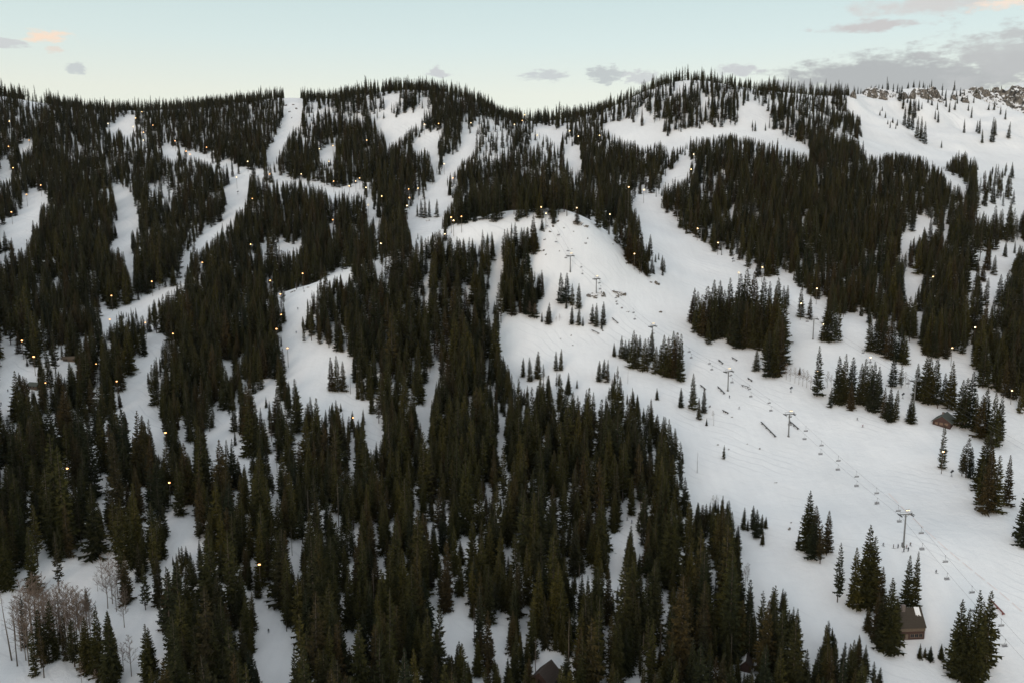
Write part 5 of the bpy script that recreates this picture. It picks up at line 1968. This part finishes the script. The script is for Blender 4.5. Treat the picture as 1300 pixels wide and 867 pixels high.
RAILS = [(912, 458, 918, 463, "short steel rail left of the lit park tower"), (949, 481, 955, 485, "short steel rail right of the lit park tower"), (889, 490, 896, 496, "short steel box left of three lined up rails"), (911, 492, 920, 501, "steel rail below the lit park tower"),
         (941, 490, 951, 493, "flat steel box right of the lit park tower"), (917, 522, 925, 526, "low dark box below the park tower"), (966, 537, 985, 556, "longest dark rail in the middle of the piste"), (1002, 536, 1014, 546, "dark rail beside the foot of the lower lit tower"),
         (777, 405, 785, 412, "dark rail beside spruces under the knoll"), (751, 420, 761, 425, "low dark rail beneath four small spruces"), (1257, 763, 1275, 782, "long dark red rail right of the brown cabin"), (929, 455, 936, 459, "faint steel rail above the lit park tower")]
for k, (a, b, c, d, lab) in enumerate(RAILS):
    rail(a, b, c, d, lab, REDRAIL if "red" in lab else None)

# ------------------------------------------------------------------ snow guns
def snow_gun(u, v, label):
    p = hit(u, v)
    o = empty("snow_gun", p, 0.6)
    mb = MB()
    mb.tube((0, 0, -.3), (0, 0, 2.4), 0.09)
    for k in range(3):
        a = 2 * PI * k / 3
        mb.tube((math.cos(a) * 0.8, math.sin(a) * 0.8, -.1), (0, 0, 1.0), 0.05)
    link("stand", mb.mesh("snow_gun_stand", DARKSTEEL), o)
    mb = MB()
    mb.tube((-0.75, 0, 2.5), (0.65, 0, 2.95), 0.42, 0.5, 12)
    mb.tube((0.65, 0, 2.95), (0.8, 0, 3.0), 0.56, 0.56, 12)
    link("barrel", mb.mesh("snow_gun_barrel", DARKSTEEL), o)
    tag(o, label, "snow gun")


snow_gun(1004, 498, "dark snow gun on a stand beside the aspen hedge")
snow_gun(302, 247, "dark snow gun with a tall mast on the upper left piste")
snow_gun(1208, 605, "dark snow gun left of two grey spruces")
snow_gun(1146, 506, "dark snow gun left of the grey T shaped tower")
snow_gun(930, 333, "dark blue snow gun at the upper right forest edge")

# ------------------------------------------------------------------ people
SKIN = simple_mat("skin", (0.42, 0.26, 0.19), 0.6, noise=0.05)
PANTS = simple_mat("ski_trousers", (0.035, 0.035, 0.04), 0.8)
HELMET = simple_mat("ski_helmet", (0.03, 0.03, 0.035), 0.3)
JK = {"black": (0.025, 0.025, 0.03), "dark red": (0.22, 0.04, 0.035), "blue": (0.04, 0.07, 0.16), "brown": (0.11, 0.065, 0.045), "grey": (0.12, 0.12, 0.13)}
JACKET = {k: simple_mat("jacket_" + k.replace(" ", "_"), c, 0.8) for k, c in JK.items()}


def body_mesh(pose):
    """one continuous skinned body, 1.75 m; facing -Y"""
    if pose == 'stand':
        J = dict(pel=(0, 0, .96), sp=(0, -.01, 1.18), ch=(0, -.02, 1.38), nk=(0, -.03, 1.50), hd=(0, -.05, 1.60), tp=(0, -.05, 1.74),
                 ls=(.19, -.01, 1.42), le=(.25, .02, 1.15), lw=(.26, -.14, .95), lf=(.26, -.22, .90), rs=(-.19, -.01, 1.42), re=(-.25, .02, 1.15), rw=(-.26, -.14, .95), rf=(-.26, -.22, .90),
                 lh=(.10, 0, .90), lk=(.13, -.05, .52), la=(.14, .02, .10), lt=(.15, -.16, .05), rh=(-.10, 0, .90), rk=(-.13, -.05, .52), ra=(-.14, .02, .10), rt=(-.15, -.16, .05))
    else:
        J = dict(pel=(0, .12, .78), sp=(0, .02, .98), ch=(0, -.12, 1.16), nk=(0, -.20, 1.26), hd=(0, -.26, 1.35), tp=(0, -.28, 1.49),
                 ls=(.19, -.10, 1.18), le=(.30, -.12, .93), lw=(.30, -.34, .86), lf=(.29, -.43, .86), rs=(-.19, -.10, 1.18), re=(-.30, -.12, .93), rw=(-.30, -.34, .86), rf=(-.29, -.43, .86),
                 lh=(.10, .12, .74), lk=(.15, -.16, .48), la=(.15, .02, .10), lt=(.15, -.16, .05), rh=(-.10, .12, .74), rk=(-.15, -.16, .48), ra=(-.15, .02, .10), rt=(-.15, -.16, .05))
    R = dict(pel=.175, sp=.165, ch=.19, nk=.075, hd=.105, tp=.08, ls=.095, le=.08, lw=.06, lf=.055, rs=.095, re=.08, rw=.06, rf=.055, lh=.125, lk=.10, la=.085, lt=.07, rh=.125, rk=.10, ra=.085, rt=.07)
    E = [('pel', 'sp'), ('sp', 'ch'), ('ch', 'nk'), ('nk', 'hd'), ('hd', 'tp'), ('ch', 'ls'), ('ls', 'le'), ('le', 'lw'), ('lw', 'lf'), ('ch', 'rs'), ('rs', 're'), ('re', 'rw'), ('rw', 'rf'), ('pel', 'lh'), ('lh', 'lk'), ('lk', 'la'), ('la', 'lt'), ('pel', 'rh'), ('rh', 'rk'), ('rk', 'ra'), ('ra', 'rt')]
    names = list(J)
    me = bpy.data.meshes.new("body")
    me.from_pydata([J[n] for n in names], [(names.index(a), names.index(b)) for a, b in E], [])
    o = bpy.data.objects.new("body_source", me)
    COL.objects.link(o)
    md = o.modifiers.new("skin", 'SKIN')
    md.use_smooth_shade = True
    for i, n in enumerate(names):
        sv = me.skin_vertices[0].data[i]
        sv.radius = (R[n], R[n] * 0.9)
        sv.use_root = n == 'pel'
    o.modifiers.new("sub", 'SUBSURF').levels = 1
    dg = bpy.context.evaluated_depsgraph_get()
    out = bpy.data.meshes.new_from_object(o.evaluated_get(dg))
    bpy.data.objects.remove(o)
    hz = J['nk'][2]
    pz = J['pel'][2] - 0.05
    for k in ("a", "b", "c"):
        out.materials.append(None)
    idx = []
    for p_ in out.polygons:
        c = p_.center
        idx.append(2 if c.z > hz + .02 else (1 if c.z < pz and abs(c.x) < 0.24 else 0))
    out.polygons.foreach_set('material_index', idx)
    return out, Vector(J['hd'])


BODY = {k: body_mesh(k) for k in ('stand', 'ski')}


def helmet_mesh(at3):
    bm = bmesh.new()
    bmesh.ops.create_uvsphere(bm, u_segments=10, v_segments=7, radius=0.135)
    for v in list(bm.verts):
        if v.co.z < -0.03:
            v.co.z = -0.03
    bmesh.ops.translate(bm, vec=at3 + Vector((0, 0.01, .075)), verts=bm.verts)
    me = bpy.data.meshes.new("helmet")
    bm.to_mesh(me)
    bm.free()
    me.materials.append(HELMET)
    return me


HELM = {k: helmet_mesh(BODY[k][1]) for k in BODY}
mb = MB()
mb.box((0, -0.05, 0.02), (0.09, 1.6, 0.03))
mb.hull([(-.045, -.85, .005), (.045, -.85, .005), (.045, -.85, .035), (-.045, -.85, .035)], [(-.03, -1.02, .10), (.03, -1.02, .10), (.03, -1.02, .12), (-.03, -1.02, .12)])
SKI = mb.mesh("ski", DARKSTEEL)
mb = MB()
mb.tube((0, 0, 0), (0, 0.35, -0.95), 0.015, n=5)
POLE = mb.mesh("ski_pole", DARKSTEEL)
PEOPLE = [(1121, 692.5, 'ski', "black", 0.6, "skier in black, leftmost of those near the tall lit tower"), (1134, 695.5, 'stand', "brown", 1.0, "skier in brown, second left of the tall lit tower"), (1140, 695, 'stand', "black", 2.0, "skier in black just left of the tall tower's foot"),
          (1145, 693, 'stand', "grey", 3.0, "skier in grey right at the tall tower's foot"), (1151, 696, 'stand', "dark red", 4.1, "skier in dark red just right of the tall tower's foot"), (1147.5, 700, 'stand', "black", 5.0, "skier in black below the tall tower's foot"), (1155.5, 692, 'ski', "brown", 0.3, "skier in brown, rightmost of those by the tall tower"),
          (1153, 699, 'stand', "black", 2.4, "skier in black above the two cabin spruces"), (1188, 727, 'ski', "black", 0.9, "skier in black gliding under the chairs right of cabin"),
          (1088, 533, 'ski', "black", 0.9, "skier in black below the row of spruces"), (1095, 542, 'ski', "dark red", 1.5, "crouching skier in dark red on the upper piste"), (1112, 640, 'ski', "black", 0.7, "skier in black under the chairs in mid slope"),
          (926, 505, 'stand', "black", 0.2, "skier in black below the lit park tower"), (938, 519, 'ski', "brown", 1.2, "skier in brown among the park rails"),
          (128, 605, 'ski', "black", 0.2, "skier in black on the lower left trail"), (10, 497, 'ski', "black", 0.7, "skier in black on the far left piste, upper one"), (1.5, 514, 'stand', "black", 0.4, "person in black cut by the left edge of the piste"), (341, 802, 'ski', "black", 0.1, "lone skier in black on the white lane at the bottom"),
          (386, 371, 'ski', "black", 0.4, "topmost skier on the left piste below the cat road"), (378, 393, 'ski', "black", 0.8, "middle skier on the left piste below the cat road"), (376, 423, 'ski', "blue", 0.3, "lowest skier on the left piste below the cat road"),
          (796, 660, 'stand', "black", 1.0, "person in black, left of a pair on the sunken trail"), (802, 664, 'stand', "blue", 2.0, "person in blue, right of a pair on the sunken trail"), (841, 768, 'stand', "dark red", 1.4, "person in dark red among the trunks by the sunken trail")]
for (u, v, pose, colr, rz, lab) in PEOPLE:
    p = hit(u, v)
    o = empty("person", p, rz)
    me = BODY[pose][0].copy()
    me.materials[0] = JACKET[colr]
    me.materials[1] = PANTS
    me.materials[2] = SKIN
    link("body", me, o)
    link("helmet", HELM[pose], o)
    for s in (-1, 1):
        link("ski", SKI, o, (s * 0.145, 0, 0))
        hx = 0.26 if pose == 'stand' else 0.29
        link("ski_pole", POLE, o, (s * hx, -0.22 if pose == 'stand' else -0.43, 0.93 if pose == 'stand' else 0.89))
    tag(o, lab, "person")

# marker pole beside the big clump
p = hit(1250.5, 857)
H_ = 33 / scale_at(p)
o = empty("marker_pole", p)
mb = MB()
mb.tube((0, 0, -.4), (0, 0, H_), 0.10, 0.07, 6)
link("shaft", mb.mesh("marker_shaft", WOODPOLE), o)
mb = MB()
mb.tube((0, 0, -.3), (0, 0, 0.9), 0.24, 0.20, 8)
link("padding", mb.mesh("marker_padding", DARKSTEEL), o)
tag(o, "thin pole with padded foot right of the big spruce clump", "pole")

# faint pink dye line that marks the lower piste
DYE = simple_mat("pink_dye_line", (0.82, 0.74, 0.72), 0.9, noise=0.1, scale=0.5)
mb = MB()
prev = None
for k in range(60):
    t = k / 59
    u, v = 1128 + t * 185, 626 + t * 168 + 4 * math.sin(t * 5)
    p = Vector(hit(u, v)) + Vector((0, 0, 0.12))
    if prev is not None:
        d = (p - prev)
        n = Vector((-d.y, d.x, 0)).normalized() * 0.28
        if k % 5:
            mb.face([prev - n, p - n, p + n, prev + n])
    prev = p
o = link("piste_dye_line", mb.mesh("piste_dye_line", DYE))
tag(o, "faint pink dye line down the lower right piste", kind='structure')


# ------------------------------------------------------------------ thin evening haze in one closed box
hz = bpy.data.materials.new("haze")
hz.use_nodes = True
hn = hz.node_tree
for n_ in list(hn.nodes):
    hn.nodes.remove(n_)
ho = hn.nodes.new('ShaderNodeOutputMaterial')
hv = hn.nodes.new('ShaderNodeVolumePrincipled')
hv.inputs['Color'].default_value = (0.92, 0.95, 1.0, 1)
hv.inputs['Density'].default_value = 1.1e-5
hv.inputs['Anisotropy'].default_value = 0.2
hn.links.new(hv.outputs[0], ho.inputs['Volume'])
mb = MB()
zlo, zhi = float(GZ.min()) - 6.0, max(float(GZ.max()) + 40.0, 60.0)
mb.box((0, 1150, (zlo + zhi) / 2), (4860, 4300, zhi - zlo))
tag(link("haze", mb.mesh("haze", hz)), "thin evening haze over the valley", kind='stuff')
